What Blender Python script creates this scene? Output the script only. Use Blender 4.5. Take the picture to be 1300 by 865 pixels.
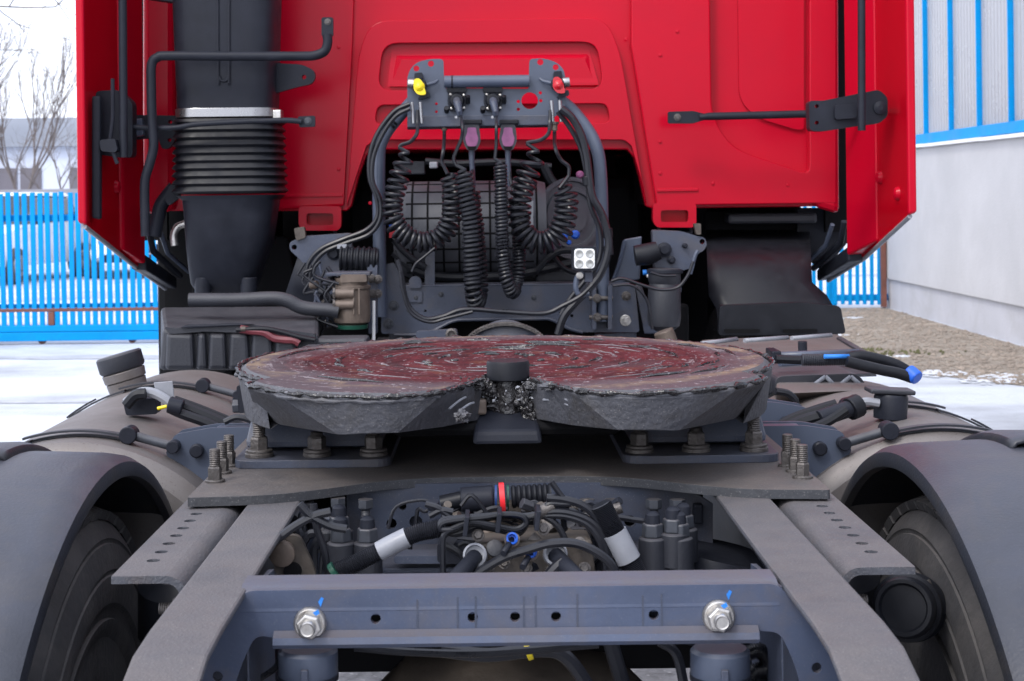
import bpy, bmesh, math, random
from mathutils import Vector, Matrix, noise
from mathutils.geometry import tessellate_polygon
R = math.radians
random.seed(7)
S = bpy.context.scene
COL = S.collection
for o in list(bpy.data.objects):
    bpy.data.objects.remove(o)

# ------------------------------------------------------------------ camera, sky, sun, exposure
FPX, U0, V0, ROLL = 2000.0, 621.0, 248.0, R(0.7)
CAM = Vector((-0.023, 0.0, 1.43))
cam_d = bpy.data.cameras.new('camera')
cam = bpy.data.objects.new('camera', cam_d); COL.objects.link(cam)
cam_d.sensor_width = 36; cam_d.lens = 36 * FPX / 1300
cam_d.shift_x = (650 - U0) / 1300; cam_d.shift_y = -(432.5 - V0) / 1300
cam_d.clip_start = 0.05; cam_d.clip_end = 2000
cam_d.dof.use_dof = True; cam_d.dof.focus_distance = 2.7; cam_d.dof.aperture_fstop = 15
cam.matrix_world = Matrix.Translation(CAM) @ Matrix.Rotation(R(90), 4, 'X') @ Matrix.Rotation(-ROLL, 4, 'Z')
S.camera = cam
SUN_EL, SUN_ROT = R(48), R(215)
w = bpy.data.worlds.new('World'); S.world = w; w.use_nodes = True
nt = w.node_tree; bg = nt.nodes['Background']
sky = nt.nodes.new('ShaderNodeTexSky'); sky.sky_type = 'NISHITA'; sky.sun_disc = False
sky.sun_elevation = SUN_EL; sky.sun_rotation = SUN_ROT; sky.air_density = 1.0; sky.dust_density = 3.0
hs = nt.nodes.new('ShaderNodeHueSaturation'); hs.inputs['Saturation'].default_value = 0.36
cl = nt.nodes.new('ShaderNodeVectorMath'); cl.operation = 'ADD'; cl.inputs[1].default_value = (7.3, 7.75, 9.3)   # even white cloud cover over the clear sky
nt.links.new(sky.outputs[0], hs.inputs['Color']); nt.links.new(hs.outputs[0], cl.inputs[0]); nt.links.new(cl.outputs[0], bg.inputs[0])
bg.inputs[1].default_value = 0.13
sl = bpy.data.lights.new('sun', 'SUN'); sl.energy = 1.2; sl.angle = R(11); sl.color = (1.0, 0.965, 0.92)
sun = bpy.data.objects.new('sun', sl); COL.objects.link(sun)
sd = Vector((math.sin(SUN_ROT) * math.cos(SUN_EL), math.cos(SUN_ROT) * math.cos(SUN_EL), math.sin(SUN_EL)))
sun.rotation_euler = sd.to_track_quat('Z', 'Y').to_euler(); sun.location = sd * 40
S.view_settings.view_transform = 'Standard'; S.view_settings.look = 'None'
S.view_settings.exposure = 0.2; S.view_settings.gamma = 1
S.render.engine = 'CYCLES'; S.cycles.max_bounces = 6; S.cycles.diffuse_bounces = 3; S.cycles.glossy_bounces = 3
S.cycles.use_denoising = True

def W(px, py, Y):
    dx, dy = px - U0, py - V0
    a = dx * math.cos(ROLL) - dy * math.sin(ROLL); b = dx * math.sin(ROLL) + dy * math.cos(ROLL)
    return Vector((CAM.x + a * Y / FPX, Y, CAM.z - b * Y / FPX))
def WZ(px, py, z):
    dx, dy = px - U0, py - V0
    b = dx * math.sin(ROLL) + dy * math.cos(ROLL)
    return W(px, py, FPX * (CAM.z - z) / b)

# ------------------------------------------------------------------ materials
def _n(nt, t, **kw):
    n = nt.nodes.new(t)
    for k, v in kw.items(): setattr(n, k, v)
    return n
def mat(name, col, rough=0.5, metal=0.0, var=0.15, scale=6.0, bump=0.0, bscale=60.0, dust=0.0, dustcol=(.20,.165,.15),
        coat=0.0, speck=0.0, speckcol=(.5,.48,.46), speckscale=140.0, spec=0.5, stain=None, stainamt=0.0, stainscale=3.0, rvar=0.12, emit=0):
    m = bpy.data.materials.new(name); m.use_nodes = True
    t = m.node_tree; L = t.links.new; b = t.nodes['Principled BSDF']
    tc = _n(t, 'ShaderNodeTexCoord'); co = tc.outputs['Object']
    n1 = _n(t, 'ShaderNodeTexNoise'); n1.inputs['Scale'].default_value = scale; n1.inputs['Detail'].default_value = 6; n1.inputs['Roughness'].default_value = .62
    L(co, n1.inputs['Vector'])
    mr = _n(t, 'ShaderNodeMapRange'); mr.inputs[1].default_value = .3; mr.inputs[2].default_value = .7
    mr.inputs[3].default_value = 1 - var; mr.inputs[4].default_value = 1 + var; L(n1.outputs[0], mr.inputs[0])
    mx = _n(t, 'ShaderNodeVectorMath', operation='SCALE'); mx.inputs[0].default_value = col; L(mr.outputs[0], mx.inputs['Scale'])
    c = mx.outputs[0]
    def mix(c, fac, colr):
        x = _n(t, 'ShaderNodeMix', data_type='RGBA'); L(fac, x.inputs[0]); L(c, x.inputs[6]); x.inputs[7].default_value = (*colr, 1)
        return x.outputs[2]
    if stain:
        n2 = _n(t, 'ShaderNodeTexNoise'); n2.inputs['Scale'].default_value = stainscale; n2.inputs['Detail'].default_value = 8; n2.inputs['Roughness'].default_value = .7
        n2.inputs['Distortion'].default_value = .6; L(co, n2.inputs['Vector'])
        r2 = _n(t, 'ShaderNodeMapRange'); r2.inputs[1].default_value = .48; r2.inputs[2].default_value = .68; r2.inputs[4].default_value = stainamt
        L(n2.outputs[0], r2.inputs[0]); c = mix(c, r2.outputs[0], stain)
    rough_out = None
    if dust > 0:
        g = _n(t, 'ShaderNodeNewGeometry'); sp = _n(t, 'ShaderNodeSeparateXYZ'); L(g.outputs['Normal'], sp.inputs[0])
        r3 = _n(t, 'ShaderNodeMapRange'); r3.inputs[1].default_value = .25; r3.inputs[2].default_value = .95; L(sp.outputs[2], r3.inputs[0])
        n3 = _n(t, 'ShaderNodeTexNoise'); n3.inputs['Scale'].default_value = 9; n3.inputs['Detail'].default_value = 9; n3.inputs['Roughness'].default_value = .75; L(co, n3.inputs['Vector'])
        r4 = _n(t, 'ShaderNodeMapRange'); r4.inputs[1].default_value = .28; r4.inputs[2].default_value = .62; r4.inputs[3].default_value = .25; r4.inputs[4].default_value = 1; L(n3.outputs[0], r4.inputs[0])
        mu = _n(t, 'ShaderNodeMath', operation='MULTIPLY'); L(r3.outputs[0], mu.inputs[0]); L(r4.outputs[0], mu.inputs[1])
        mu2 = _n(t, 'ShaderNodeMath', operation='MULTIPLY'); L(mu.outputs[0], mu2.inputs[0]); mu2.inputs[1].default_value = dust
        c = mix(c, mu2.outputs[0], dustcol)
        ra = _n(t, 'ShaderNodeMapRange'); ra.inputs[3].default_value = rough; ra.inputs[4].default_value = max(rough, .8); L(mu2.outputs[0], ra.inputs[0]); rough_out = ra.outputs[0]
    if speck > 0:
        n4 = _n(t, 'ShaderNodeTexNoise'); n4.inputs['Scale'].default_value = speckscale; n4.inputs['Detail'].default_value = 2; L(co, n4.inputs['Vector'])
        r5 = _n(t, 'ShaderNodeMapRange'); r5.inputs[1].default_value = .63; r5.inputs[2].default_value = .70; r5.inputs[4].default_value = speck; L(n4.outputs[0], r5.inputs[0])
        c = mix(c, r5.outputs[0], speckcol)
    L(c, b.inputs['Base Color'])
    if rough_out is None:
        ra = _n(t, 'ShaderNodeMapRange'); ra.inputs[1].default_value = .3; ra.inputs[2].default_value = .7
        ra.inputs[3].default_value = max(.03, rough - rvar); ra.inputs[4].default_value = min(1, rough + rvar); L(n1.outputs[0], ra.inputs[0]); rough_out = ra.outputs[0]
    L(rough_out, b.inputs['Roughness'])
    b.inputs['Metallic'].default_value = metal; b.inputs['Specular IOR Level'].default_value = spec
    if coat: b.inputs['Coat Weight'].default_value = coat; b.inputs['Coat Roughness'].default_value = .06
    if bump:
        nb = _n(t, 'ShaderNodeTexNoise'); nb.inputs['Scale'].default_value = bscale; nb.inputs['Detail'].default_value = 5; L(co, nb.inputs['Vector'])
        bp = _n(t, 'ShaderNodeBump'); bp.inputs['Strength'].default_value = bump; bp.inputs['Distance'].default_value = .01
        L(nb.outputs[0], bp.inputs['Height']); L(bp.outputs[0], b.inputs['Normal'])
    if emit: b.inputs['Emission Color'].default_value = (*col, 1); b.inputs['Emission Strength'].default_value = emit
    return m
M = {}
M['red'] = mat('red_paint', (.46,.002,.018), .20, 0, .05, 1.5, rvar=.05, bump=.05, bscale=2.2, stain=(.40,.004,.022), stainamt=.35, stainscale=2.5, spec=.17)
M['red_in'] = mat('red_inner_paint', (.42,.0015,.010), .2, 0, .06, 2, rvar=.05, spec=.15)
M['steel'] = mat('chassis_paint', (.045,.055,.085), .42, 0, .2, 8, bump=.06, bscale=120, dust=.4, dustcol=(.095,.083,.08), speck=.10, speckscale=420, stain=(.09,.075,.065), stainamt=.5, stainscale=5)
M['steel2'] = mat('bracket_paint', (.062,.077,.114), .36, 0, .12, 8, bump=.03, dust=.15, dustcol=(.15,.13,.125))
M['beam'] = mat('crossmember_paint', (.062,.080,.132), .33, .1, .2, 7, bump=.05, bscale=90, dust=.8, dustcol=(.10,.086,.088), speck=.05, speckscale=420, stain=(.12,.10,.085), stainamt=.45, stainscale=7)
M['plate'] = mat('mounting_plate_paint', (.045,.048,.056), .48, 0, .25, 7, bump=.12, bscale=120, dust=.85, dustcol=(.118,.098,.088), speck=.2, speckscale=420, stain=(.025,.024,.025), stainamt=.8, stainscale=4)
M['rail'] = mat('dusty_rail_paint', (.055,.058,.070), .55, 0, .2, 10, bump=.25, bscale=260, dust=.95, dustcol=(.112,.101,.102), speck=.15, speckscale=480, stain=(.10,.062,.042), stainamt=.35, stainscale=14)
M['cast'] = mat('cast_fifth_wheel', (.068,.070,.082), .58, 0, .25, 9, bump=.3, bscale=110, dust=.2, dustcol=(.11,.105,.108), speck=.2, speckscale=420, stain=(.05,.045,.04), stainamt=.7, stainscale=9)
M['tank'] = mat('dusty_tank', (.155,.142,.138), .45, .3, .2, 5, bump=.05, bscale=60, dust=.6, dustcol=(.155,.134,.128), speck=.5, speckcol=(.06,.045,.04), speckscale=300, stain=(.11,.085,.072), stainamt=.7, stainscale=3)
M['plastic'] = mat('black_plastic', (.017,.019,.027), .45, 0, .2, 14, bump=.06, bscale=300, spec=.18)
M['plastic_d'] = mat('dusty_grey_plastic', (.022,.024,.032), .5, 0, .2, 9, bump=.1, bscale=200, dust=.35, dustcol=(.12,.11,.115))
M['guard'] = mat('mudguard_plastic', (.026,.029,.038), .38, 0, .15, 5, bump=.1, bscale=220, dust=.3, dustcol=(.078,.086,.125), speck=.15, speckcol=(.10,.10,.11), speckscale=220, stain=(.05,.045,.042), stainamt=.7, stainscale=9)  # dust tinted blue so upward faces carry a painted sheen
M['rubber'] = mat('black_rubber', (.010,.011,.015), .45, 0, .2, 20, bump=.03, spec=.25)
M['hose'] = mat('hose_black', (.013,.014,.019), .34, 0, .25, 14, spec=.4)
M['tyre'] = mat('tyre_rubber', (.050,.049,.052), .75, 0, .25, 10, bump=.2, bscale=90, dust=.4, dustcol=(.13,.115,.105), stain=(.095,.088,.085), stainamt=.8, stainscale=7)
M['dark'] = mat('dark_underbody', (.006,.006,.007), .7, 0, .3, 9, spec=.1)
M['zinc'] = mat('zinc_metal', (.55,.53,.50), .35, .9, .25, 40, stain=(.2,.16,.12), stainamt=.5, stainscale=50)
M['dirtbolt'] = mat('dirty_bolt_metal', (.12,.11,.105), .5, .6, .35, 50, bump=.2, bscale=300, stain=(.06,.05,.045), stainamt=.8, stainscale=60)
M['blkbolt'] = mat('painted_bolt', (.045,.05,.062), .45, .1, .25, 40, dust=.3)
M['silver'] = mat('silver_clamp', (.34,.34,.35), .3, .9, .1, 30)
M['yellow'] = mat('yellow_plastic', (.80,.62,.01), .35, 0, .1, 20)
M['redpl'] = mat('red_plastic', (.50,.01,.02), .3, 0, .1, 20)
M['pink'] = mat('pink_socket_face', (.24,.075,.18), .5, 0, .15, 60)
M['white'] = mat('white_lamp', (.85,.86,.86), .35, 0, .03, 30)
M['lens'] = mat('lamp_lens', (.42,.43,.42), .15, .3, .2, 60)
M['label'] = mat('silver_label', (.25,.26,.29), .4, 0, .12, 30)
M['blue'] = mat('blue_cap', (.01,.10,.55), .4, 0, .1, 20)
M['bluemark'] = mat('blue_paint_mark', (.02,.20,.65), .6, 0, .2, 60)
M['green'] = mat('green_clip', (.01,.07,.045), .4)
M['brown'] = mat('brown_valve_metal', (.135,.105,.085), .55, .3, .3, 20, bump=.15, dust=.3)
M['alu'] = mat('alu_block', (.085,.072,.062), .5, .4, .35, 18, bump=.2, dust=.5, dustcol=(.085,.067,.052))
M['grease_dark'] = mat('dark_grease', (.018,.017,.018), .22, 0, .4, 30, bump=.6, bscale=70, speck=.5, speckcol=(.25,.24,.26), speckscale=150, spec=.6)
M['fblue'] = mat('blue_fence_paint', (.0,.25,.60), .5, 0, .12, 3, spec=.12, stain=(.01,.20,.45), stainamt=.5, stainscale=6)
M['rust'] = mat('rusty_brown_paint', (.15,.055,.04), .7, 0, .3, 6)
M['wall'] = mat('pale_render_wall', (.46,.455,.465), .9, 0, .10, 1.0, bump=.25, bscale=35, stain=(.42,.415,.42), stainamt=.7, stainscale=1.1)
M['plinth'] = mat('grey_plinth', (.46,.46,.49), .9, 0, .08, 2, bump=.25, bscale=40, stain=(.36,.35,.35), stainamt=.6, stainscale=1.5)
M['sill'] = mat('white_sill', (.78,.78,.78), .6, 0, .05, 3)
M['pane'] = mat('ribbed_pane_glass', (.31,.31,.33), .3, 0, .10, 1.3, stain=(.25,.255,.275), stainamt=.6, stainscale=.8)
M['bark'] = mat('grey_bark', (.13,.11,.105), .9, 0, .2, 3)
M['carwhite'] = mat('snow_white_car_paint', (.62,.66,.72), .3, 0, .1, 2, coat=.5)
M['carglass'] = mat('car_glass', (.03,.04,.05), .08, 0, .1, 2)
M['farwall'] = mat('far_white_wall', (.56,.60,.70), .9, 0, .08, .3)
M['farroof'] = mat('far_grey_roof', (.20,.22,.26), .8, 0, .1, .4)
M['farwin'] = mat('far_window_glass', (.13,.12,.14), .3, 0, .2, .5)
M['fargrey'] = mat('far_grey_wall', (.26,.26,.29), .9, 0, .1, .4)
M['stone'] = mat('gravel_stone', (.24,.20,.165), .9, 0, .35, 3)
M['moss'] = mat('moss_green', (.085,.085,.035), .95, 0, .4, 9)
M['wsnow'] = mat('white_snow_lump', (.55,.57,.61), .8, 0, .04, 5)
M['redband'] = mat('red_band_tape', (.75,.02,.03), .4, 0, .05, 30)

M['drum'] = mat('grey_drum_plastic', (.055,.058,.070), .5, 0, .2, 9, bump=.05, bscale=200)
M['dimblue'] = mat('dim_blue_band', (.01,.045,.17), .5); 

def ground_mat(name, snow):
    m = bpy.data.materials.new(name); m.use_nodes = True; t = m.node_tree; L = t.links.new; b = t.nodes['Principled BSDF']
    tc = _n(t, 'ShaderNodeTexCoord')
    def no(s, d=6, r=.6, vec=None):
        n = _n(t, 'ShaderNodeTexNoise'); n.inputs['Scale'].default_value = s; n.inputs['Detail'].default_value = d; n.inputs['Roughness'].default_value = r
        L(vec or tc.outputs['Object'], n.inputs['Vector']); return n.outputs[0]
    cr = _n(t, 'ShaderNodeValToRGB'); e = cr.color_ramp.elements
    if snow:
        mp = _n(t, 'ShaderNodeMapping'); mp.inputs['Scale'].default_value = (.5, .9, 1); L(tc.outputs['Object'], mp.inputs[0])
        e[0].position = .30; e[0].color = (.27,.275,.30,1); e[1].position = .55; e[1].color = (.53,.56,.61,1)
        L(no(.9, 8, .62, mp.outputs[0]), cr.inputs[0])
    else:
        e[0].position = .3; e[0].color = (.15,.12,.09,1); e[1].position = .62; e[1].color = (.32,.275,.225,1)
        L(no(7, 9, .75), cr.inputs[0])
    mx = _n(t, 'ShaderNodeMix', data_type='RGBA'); r = _n(t, 'ShaderNodeMapRange')
    if snow:   # wet grey slush lumps
        r.inputs[1].default_value = .63; r.inputs[2].default_value = .75; r.inputs[4].default_value = .7; L(no(17, 4, .6), r.inputs[0]); mx.inputs[7].default_value = (.17,.17,.18,1)
        n0 = no(.5, 3); r0 = _n(t, 'ShaderNodeMapRange'); r0.inputs[1].default_value = .45; r0.inputs[2].default_value = .6; L(n0, r0.inputs[0])
        mm = _n(t, 'ShaderNodeMath', operation='MULTIPLY'); L(r.outputs[0], mm.inputs[0]); L(r0.outputs[0], mm.inputs[1]); L(mm.outputs[0], mx.inputs[0])
    else:
        r.inputs[1].default_value = .58; r.inputs[2].default_value = .64; r.inputs[4].default_value = .75; L(no(1.1, 7, .6), r.inputs[0]); mx.inputs[7].default_value = (.37,.305,.245,1); L(r.outputs[0], mx.inputs[0])
    L(cr.outputs[0], mx.inputs[6]); L(mx.outputs[2], b.inputs['Base Color']); b.inputs['Roughness'].default_value = .85
    bp = _n(t, 'ShaderNodeBump'); bp.inputs['Strength'].default_value = .5; bp.inputs['Distance'].default_value = .05
    L(no(6 if snow else 25, 8, .7), bp.inputs['Height']); L(bp.outputs[0], b.inputs['Normal'])
    return m
M['snow'] = ground_mat('snow_ground', True); M['gravel'] = ground_mat('gravel_dirt', False)

def grease_mat():
    m = bpy.data.materials.new('red_brown_grease'); m.use_nodes = True; t = m.node_tree; L = t.links.new; b = t.nodes['Principled BSDF']
    tc = _n(t, 'ShaderNodeTexCoord'); sp = _n(t, 'ShaderNodeSeparateXYZ'); L(tc.outputs['Object'], sp.inputs[0])
    def ma(op, a, bb=None):
        n = _n(t, 'ShaderNodeMath', operation=op)
        for i, v in enumerate((a, bb)):
            if v is None: continue
            if isinstance(v, (int, float)): n.inputs[i].default_value = v
            else: L(v, n.inputs[i])
        return n.outputs[0]
    x, y = sp.outputs[0], sp.outputs[1]
    rad = ma('SQRT', ma('ADD', ma('MULTIPLY', x, x), ma('MULTIPLY', y, y)))
    ang = ma('ARCTAN2', y, x)
    cb = _n(t, 'ShaderNodeCombineXYZ'); L(ma('MULTIPLY', rad, 42), cb.inputs[0]); L(ma('MULTIPLY', ang, 2.6), cb.inputs[1])
    def no(s, d, r, vec, dist=0):
        n = _n(t, 'ShaderNodeTexNoise'); n.inputs['Scale'].default_value = s; n.inputs['Detail'].default_value = d; n.inputs['Roughness'].default_value = r
        n.inputs['Distortion'].default_value = dist; L(vec, n.inputs['Vector']); return n.outputs[0]
    def rng(v, a, bb, c=0, d=1):
        r = _n(t, 'ShaderNodeMapRange'); r.inputs[1].default_value = a; r.inputs[2].default_value = bb; r.inputs[3].default_value = c; r.inputs[4].default_value = d; L(v, r.inputs[0]); return r.outputs[0]
    def mix(f, c1, c2):
        k = _n(t, 'ShaderNodeMix', data_type='RGBA'); L(f, k.inputs[0])
        for i, c in ((6, c1), (7, c2)):
            if isinstance(c, tuple): k.inputs[i].default_value = (*c, 1)
            else: L(c, k.inputs[i])
        return k.outputs[2]
    streak = no(.55, 7, .68, cb.outputs[0], .8); blot = no(5, 8, .65, tc.outputs['Object'], .5)
    c = mix(rng(streak, .38, .62), (.020,.005,.007), (.095,.013,.017))
    c = mix(rng(blot, .56, .70, 0, .75), c, (.045,.032,.036))
    c = mix(ma('MULTIPLY', rng(no(14, 5, .6, tc.outputs['Object']), .55, .66), .5), c, (.12,.042,.022))
    # worn grey outer band and ochre ring
    wob = ma('ADD', rad, ma('MULTIPLY', ma('SUBTRACT', blot, .5), .16))
    c = mix(rng(wob, .335, .40, 0, .85), c, (.085,.070,.078))
    c = mix(ma('MULTIPLY', rng(wob, .405, .415), ma('MULTIPLY', rng(wob, .45, .425), rng(no(7, 6, .7, tc.outputs['Object']), .44, .58))), c, (.20,.145,.10))
    # pale drag streaks and flecks
    cb2 = _n(t, 'ShaderNodeCombineXYZ'); L(ma('MULTIPLY', rad, 110), cb2.inputs[0]); L(ma('MULTIPLY', ang, 5), cb2.inputs[1])
    fl = ma('MULTIPLY', rng(no(.6, 5, .7, cb2.outputs[0], 1.2), .58, .64), rng(no(6, 3, .6, tc.outputs['Object']), .46, .60))
    c = mix(ma('MULTIPLY', fl, .55), c, (.33,.29,.30))
    fk = rng(no(95, 3, .6, tc.outputs['Object']), .63, .67); c = mix(ma('MULTIPLY', fk, .55), c, (.48,.44,.46))
    L(c, b.inputs['Base Color']); b.inputs['Specular IOR Level'].default_value = .16
    L(rng(streak, .3, .7, .42, .72), b.inputs['Roughness'])
    bp = _n(t, 'ShaderNodeBump'); bp.inputs['Strength'].default_value = .5; bp.inputs['Distance'].default_value = .006
    L(ma('ADD', ma('MULTIPLY', streak, .7), no(30, 6, .7, tc.outputs['Object'])), bp.inputs['Height']); L(bp.outputs[0], b.inputs['Normal'])
    return m
M['grease'] = grease_mat()

# ------------------------------------------------------------------ mesh helpers
def V3(p): return Vector(p)
class MB:
    def __init__(s): s.v = []; s.f = []; s.sm = []
    def add(s, vs, fs, smooth=False):
        k = len(s.v); s.v += [tuple(v) for v in vs]
        for f in fs: s.f.append(tuple(i + k for i in f)); s.sm.append(smooth)
        return s
    def box(s, c, size, rot=None):
        hx, hy, hz = size[0]/2, size[1]/2, size[2]/2
        vs = [Vector((x, y, z)) for x in (-hx, hx) for y in (-hy, hy) for z in (-hz, hz)]
        if rot is not None: vs = [rot @ v for v in vs]
        c = Vector(c)
        return s.add([v + c for v in vs], [(0,1,3,2),(4,6,7,5),(0,4,5,1),(2,3,7,6),(0,2,6,4),(1,5,7,3)])
    def span(s, a, b):
        a, b = Vector(a), Vector(b); return s.box((a + b) / 2, [abs(q) for q in (b - a)])
    def hexa(s, near, far):   # two quads
        return s.add(list(near) + list(far), [(3,2,1,0),(4,5,6,7),(0,1,5,4),(1,2,6,5),(2,3,7,6),(3,0,4,7)])
    def tube(s, pts, r, n=10, cap=True, smooth=True, closed=False):
        pts = [Vector(p) for p in pts]; m = len(pts); rr = r if isinstance(r, (list, tuple)) else [r] * m
        T = []
        for i in range(m):
            a = pts[(i - 1) % m] if (closed or i > 0) else pts[i]; b = pts[(i + 1) % m] if (closed or i < m - 1) else pts[i]
            d = b - a; T.append(d.normalized() if d.length > 1e-9 else Vector((0,0,1)))
        u = T[0].orthogonal().normalized(); vs = []
        for i in range(m):
            u = (u - T[i] * u.dot(T[i])); u = u.normalized() if u.length > 1e-6 else T[i].orthogonal().normalized()
            q = T[i].cross(u)
            for k in range(n):
                a = 2 * math.pi * k / n; vs.append(pts[i] + (u * math.cos(a) + q * math.sin(a)) * rr[i])
        fs = []
        for i in range(m if closed else m - 1):
            j = (i + 1) % m
            for k in range(n): fs.append((i*n+k, i*n+(k+1) % n, j*n+(k+1) % n, j*n+k))
        s.add(vs, fs, smooth)
        if cap and not closed:
            k0 = len(s.v) - len(vs)
            s.f.append(tuple(k0 + k for k in reversed(range(n)))); s.sm.append(False)
            s.f.append(tuple(k0 + (m-1)*n + k for k in range(n))); s.sm.append(False)
        return s
    def cyl(s, a, b, r, n=20, r2=None, smooth=True):
        return s.tube([a, b], [r, r if r2 is None else r2], n, True, smooth)
    def lathe(s, prof, origin, axis, n=32, smooth=True):   # prof: (t along axis, radius)
        ax = Vector(axis).normalized(); u = ax.orthogonal().normalized(); q = ax.cross(u); o = Vector(origin); vs = []
        for t, r in prof:
            for k in range(n):
                a = 2*math.pi*k/n; vs.append(o + ax*t + (u*math.cos(a) + q*math.sin(a))*r)
        fs = [(i*n+k, i*n+(k+1) % n, (i+1)*n+(k+1) % n, (i+1)*n+k) for i in range(len(prof)-1) for k in range(n)]
        s.add(vs, fs, smooth)
        k0 = len(s.v) - len(vs)
        if prof[0][1] > 1e-5: s.f.append(tuple(k0 + k for k in reversed(range(n)))); s.sm.append(False)
        if prof[-1][1] > 1e-5: s.f.append(tuple(k0 + (len(prof)-1)*n + k for k in range(n))); s.sm.append(False)
        return s
    def prism(s, poly, d, holes=()):   # 3D planar polygon, extruded by vector d, with holes
        loops = [[Vector(p) for p in poly]] + [[Vector(p) for p in h] for h in holes]; d = Vector(d)
        tri = tessellate_polygon(loops); flat = [p for l in loops for p in l]; n = len(flat)
        k0 = len(s.v); s.v += [tuple(p) for p in flat] + [tuple(p + d) for p in flat]
        for t in tri: s.f.append((k0+t[0], k0+t[1], k0+t[2])); s.sm.append(False); s.f.append((k0+n+t[2], k0+n+t[1], k0+n+t[0])); s.sm.append(False)
        o = 0
        for l in loops:
            m = len(l)
            for i in range(m): s.f.append((k0+o+i, k0+o+(i+1) % m, k0+n+o+(i+1) % m, k0+n+o+i)); s.sm.append(False)
            o += m
        return s
    def loft(s, A, B, smooth=False, closed=False):
        n = len(A); return s.add(list(A) + list(B), [(i, (i+1) % n, n+(i+1) % n, n+i) for i in range(n if closed else n-1)], smooth)
    def build(s, name, m, parent=None, bevel=0.0, seg=2, fix=True, sharp=.66, **props):
        me = bpy.data.meshes.new(name); me.from_pydata(s.v, [], s.f); me.polygons.foreach_set('use_smooth', s.sm)
        bm = bmesh.new(); bm.from_mesh(me)
        if fix: bmesh.ops.remove_doubles(bm, verts=bm.verts, dist=1e-5); bmesh.ops.recalc_face_normals(bm, faces=bm.faces)
        for e in bm.edges:
            if len(e.link_faces) == 2 and e.calc_face_angle(0) > sharp: e.smooth = False
        bm.to_mesh(me); bm.free()
        me.materials.append(M[m] if isinstance(m, str) else m); me.update()
        o = bpy.data.objects.new(name, me); COL.objects.link(o)
        if parent: o.parent = parent
        if bevel:
            b = o.modifiers.new('bevel', 'BEVEL'); b.width = bevel; b.segments = seg; b.limit_method = 'ANGLE'; b.angle_limit = R(40); b.harden_normals = False
        for k, v in props.items(): o[k] = v
        return o
def empty(name, loc, label=None, cat=None, group=None, parent=None):
    o = bpy.data.objects.new(name, None); COL.objects.link(o); o.location = loc
    if label: o['label'] = label
    if cat: o['category'] = cat
    if group: o['group'] = group
    if parent: o.parent = parent
    return o
def tag(o, label, cat, group=None):
    o['label'] = label; o['category'] = cat
    if group: o['group'] = group
    return o
def cr(pts, k=6):   # Catmull-Rom
    p = [Vector(q) for q in pts]; p = [p[0]*2 - p[1]] + p + [p[-1]*2 - p[-2]]; out = []
    for i in range(1, len(p) - 2):
        for j in range(k):
            t = j / k; a, b, c, d = p[i-1], p[i], p[i+1], p[i+2]
            out.append(.5*((2*b) + (c-a)*t + (2*a-5*b+4*c-d)*t*t + (3*b-a-3*c+d)*t**3))
    out.append(p[-2]); return out
def resample(pts, n):
    L = [0]
    for a, b in zip(pts, pts[1:]): L.append(L[-1] + (b - a).length)
    out = []; j = 0
    for i in range(n):
        t = L[-1] * i / (n - 1)
        while j < len(L) - 2 and L[j+1] < t: j += 1
        out.append(pts[j].lerp(pts[j+1], (t - L[j]) / max(1e-9, L[j+1] - L[j])))
    return out
def PX(l, Y): return [W(p[0], p[1], p[2] if len(p) > 2 else Y) for p in l]
def hose(name, l, Y, r, m='hose', parent=None, k=6, n=8, **kw):
    return MB().tube(cr(PX(l, Y), k), r, n).build(name, m, parent, fix=False, **kw)
def circle(c, r, n=14, ax='y'):
    c = Vector(c); return [c + (Vector((math.cos(2*math.pi*i/n)*r, 0, math.sin(2*math.pi*i/n)*r)) if ax == 'y' else Vector((math.cos(2*math.pi*i/n)*r, math.sin(2*math.pi*i/n)*r, 0))) for i in range(n)]
def rrect(cs, r, k=5):
    """rounded polygon: cs = list of 3D corners, r = radius or list"""
    P = [Vector(c) for c in cs]; n = len(P); out = []
    for i in range(n):
        a, b, c = P[i-1], P[i], P[(i+1) % n]; rr = r[i] if isinstance(r, (list, tuple)) else r
        if rr <= 0: out.append(b); continue
        u = (a-b); v = (c-b); d = min(rr, u.length*.48, v.length*.48); p0 = b + u.normalized()*d; p1 = b + v.normalized()*d
        for j in range(k+1):
            t = j/k; out.append(p0*(1-t)**2 + b*2*t*(1-t) + p1*t*t)
    return out
def hexbolt(mb, p, axis, r, h, stud=0, studr=None, washer=True, threads=True):
    a = Vector(axis).normalized(); p = Vector(p)
    if washer: mb.lathe([(0, r*1.45), (h*.14, r*1.45), (h*.22, r*1.3)], p, a, 18); p = p + a*h*.2
    mb.tube([p, p + a*h*.86, p + a*h], [r, r, r*.86], 6, True, False)
    if stud:
        sr = studr or r*.58; q = p + a*h; prof = []
        nt_ = max(3, int(stud / (sr*.32))) if threads else 1
        for i in range(nt_): prof += [(stud*i/nt_, sr*.9), (stud*(i+.5)/nt_, sr)]
        prof += [(stud, sr*.85)]
        mb.lathe(prof, q, a, 12)
    return mb
def copy_tree(o, parent=None):
    c = o.copy(); COL.objects.link(c)
    if parent: c.parent = parent
    for ch in o.children: copy_tree(ch, c)
    return c

# ================================================================== SETTING
g = MB(); g.span((-150, -60, -.3), (150, 260, 0)); g.build('snow_ground', 'snow', kind='structure')
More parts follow.
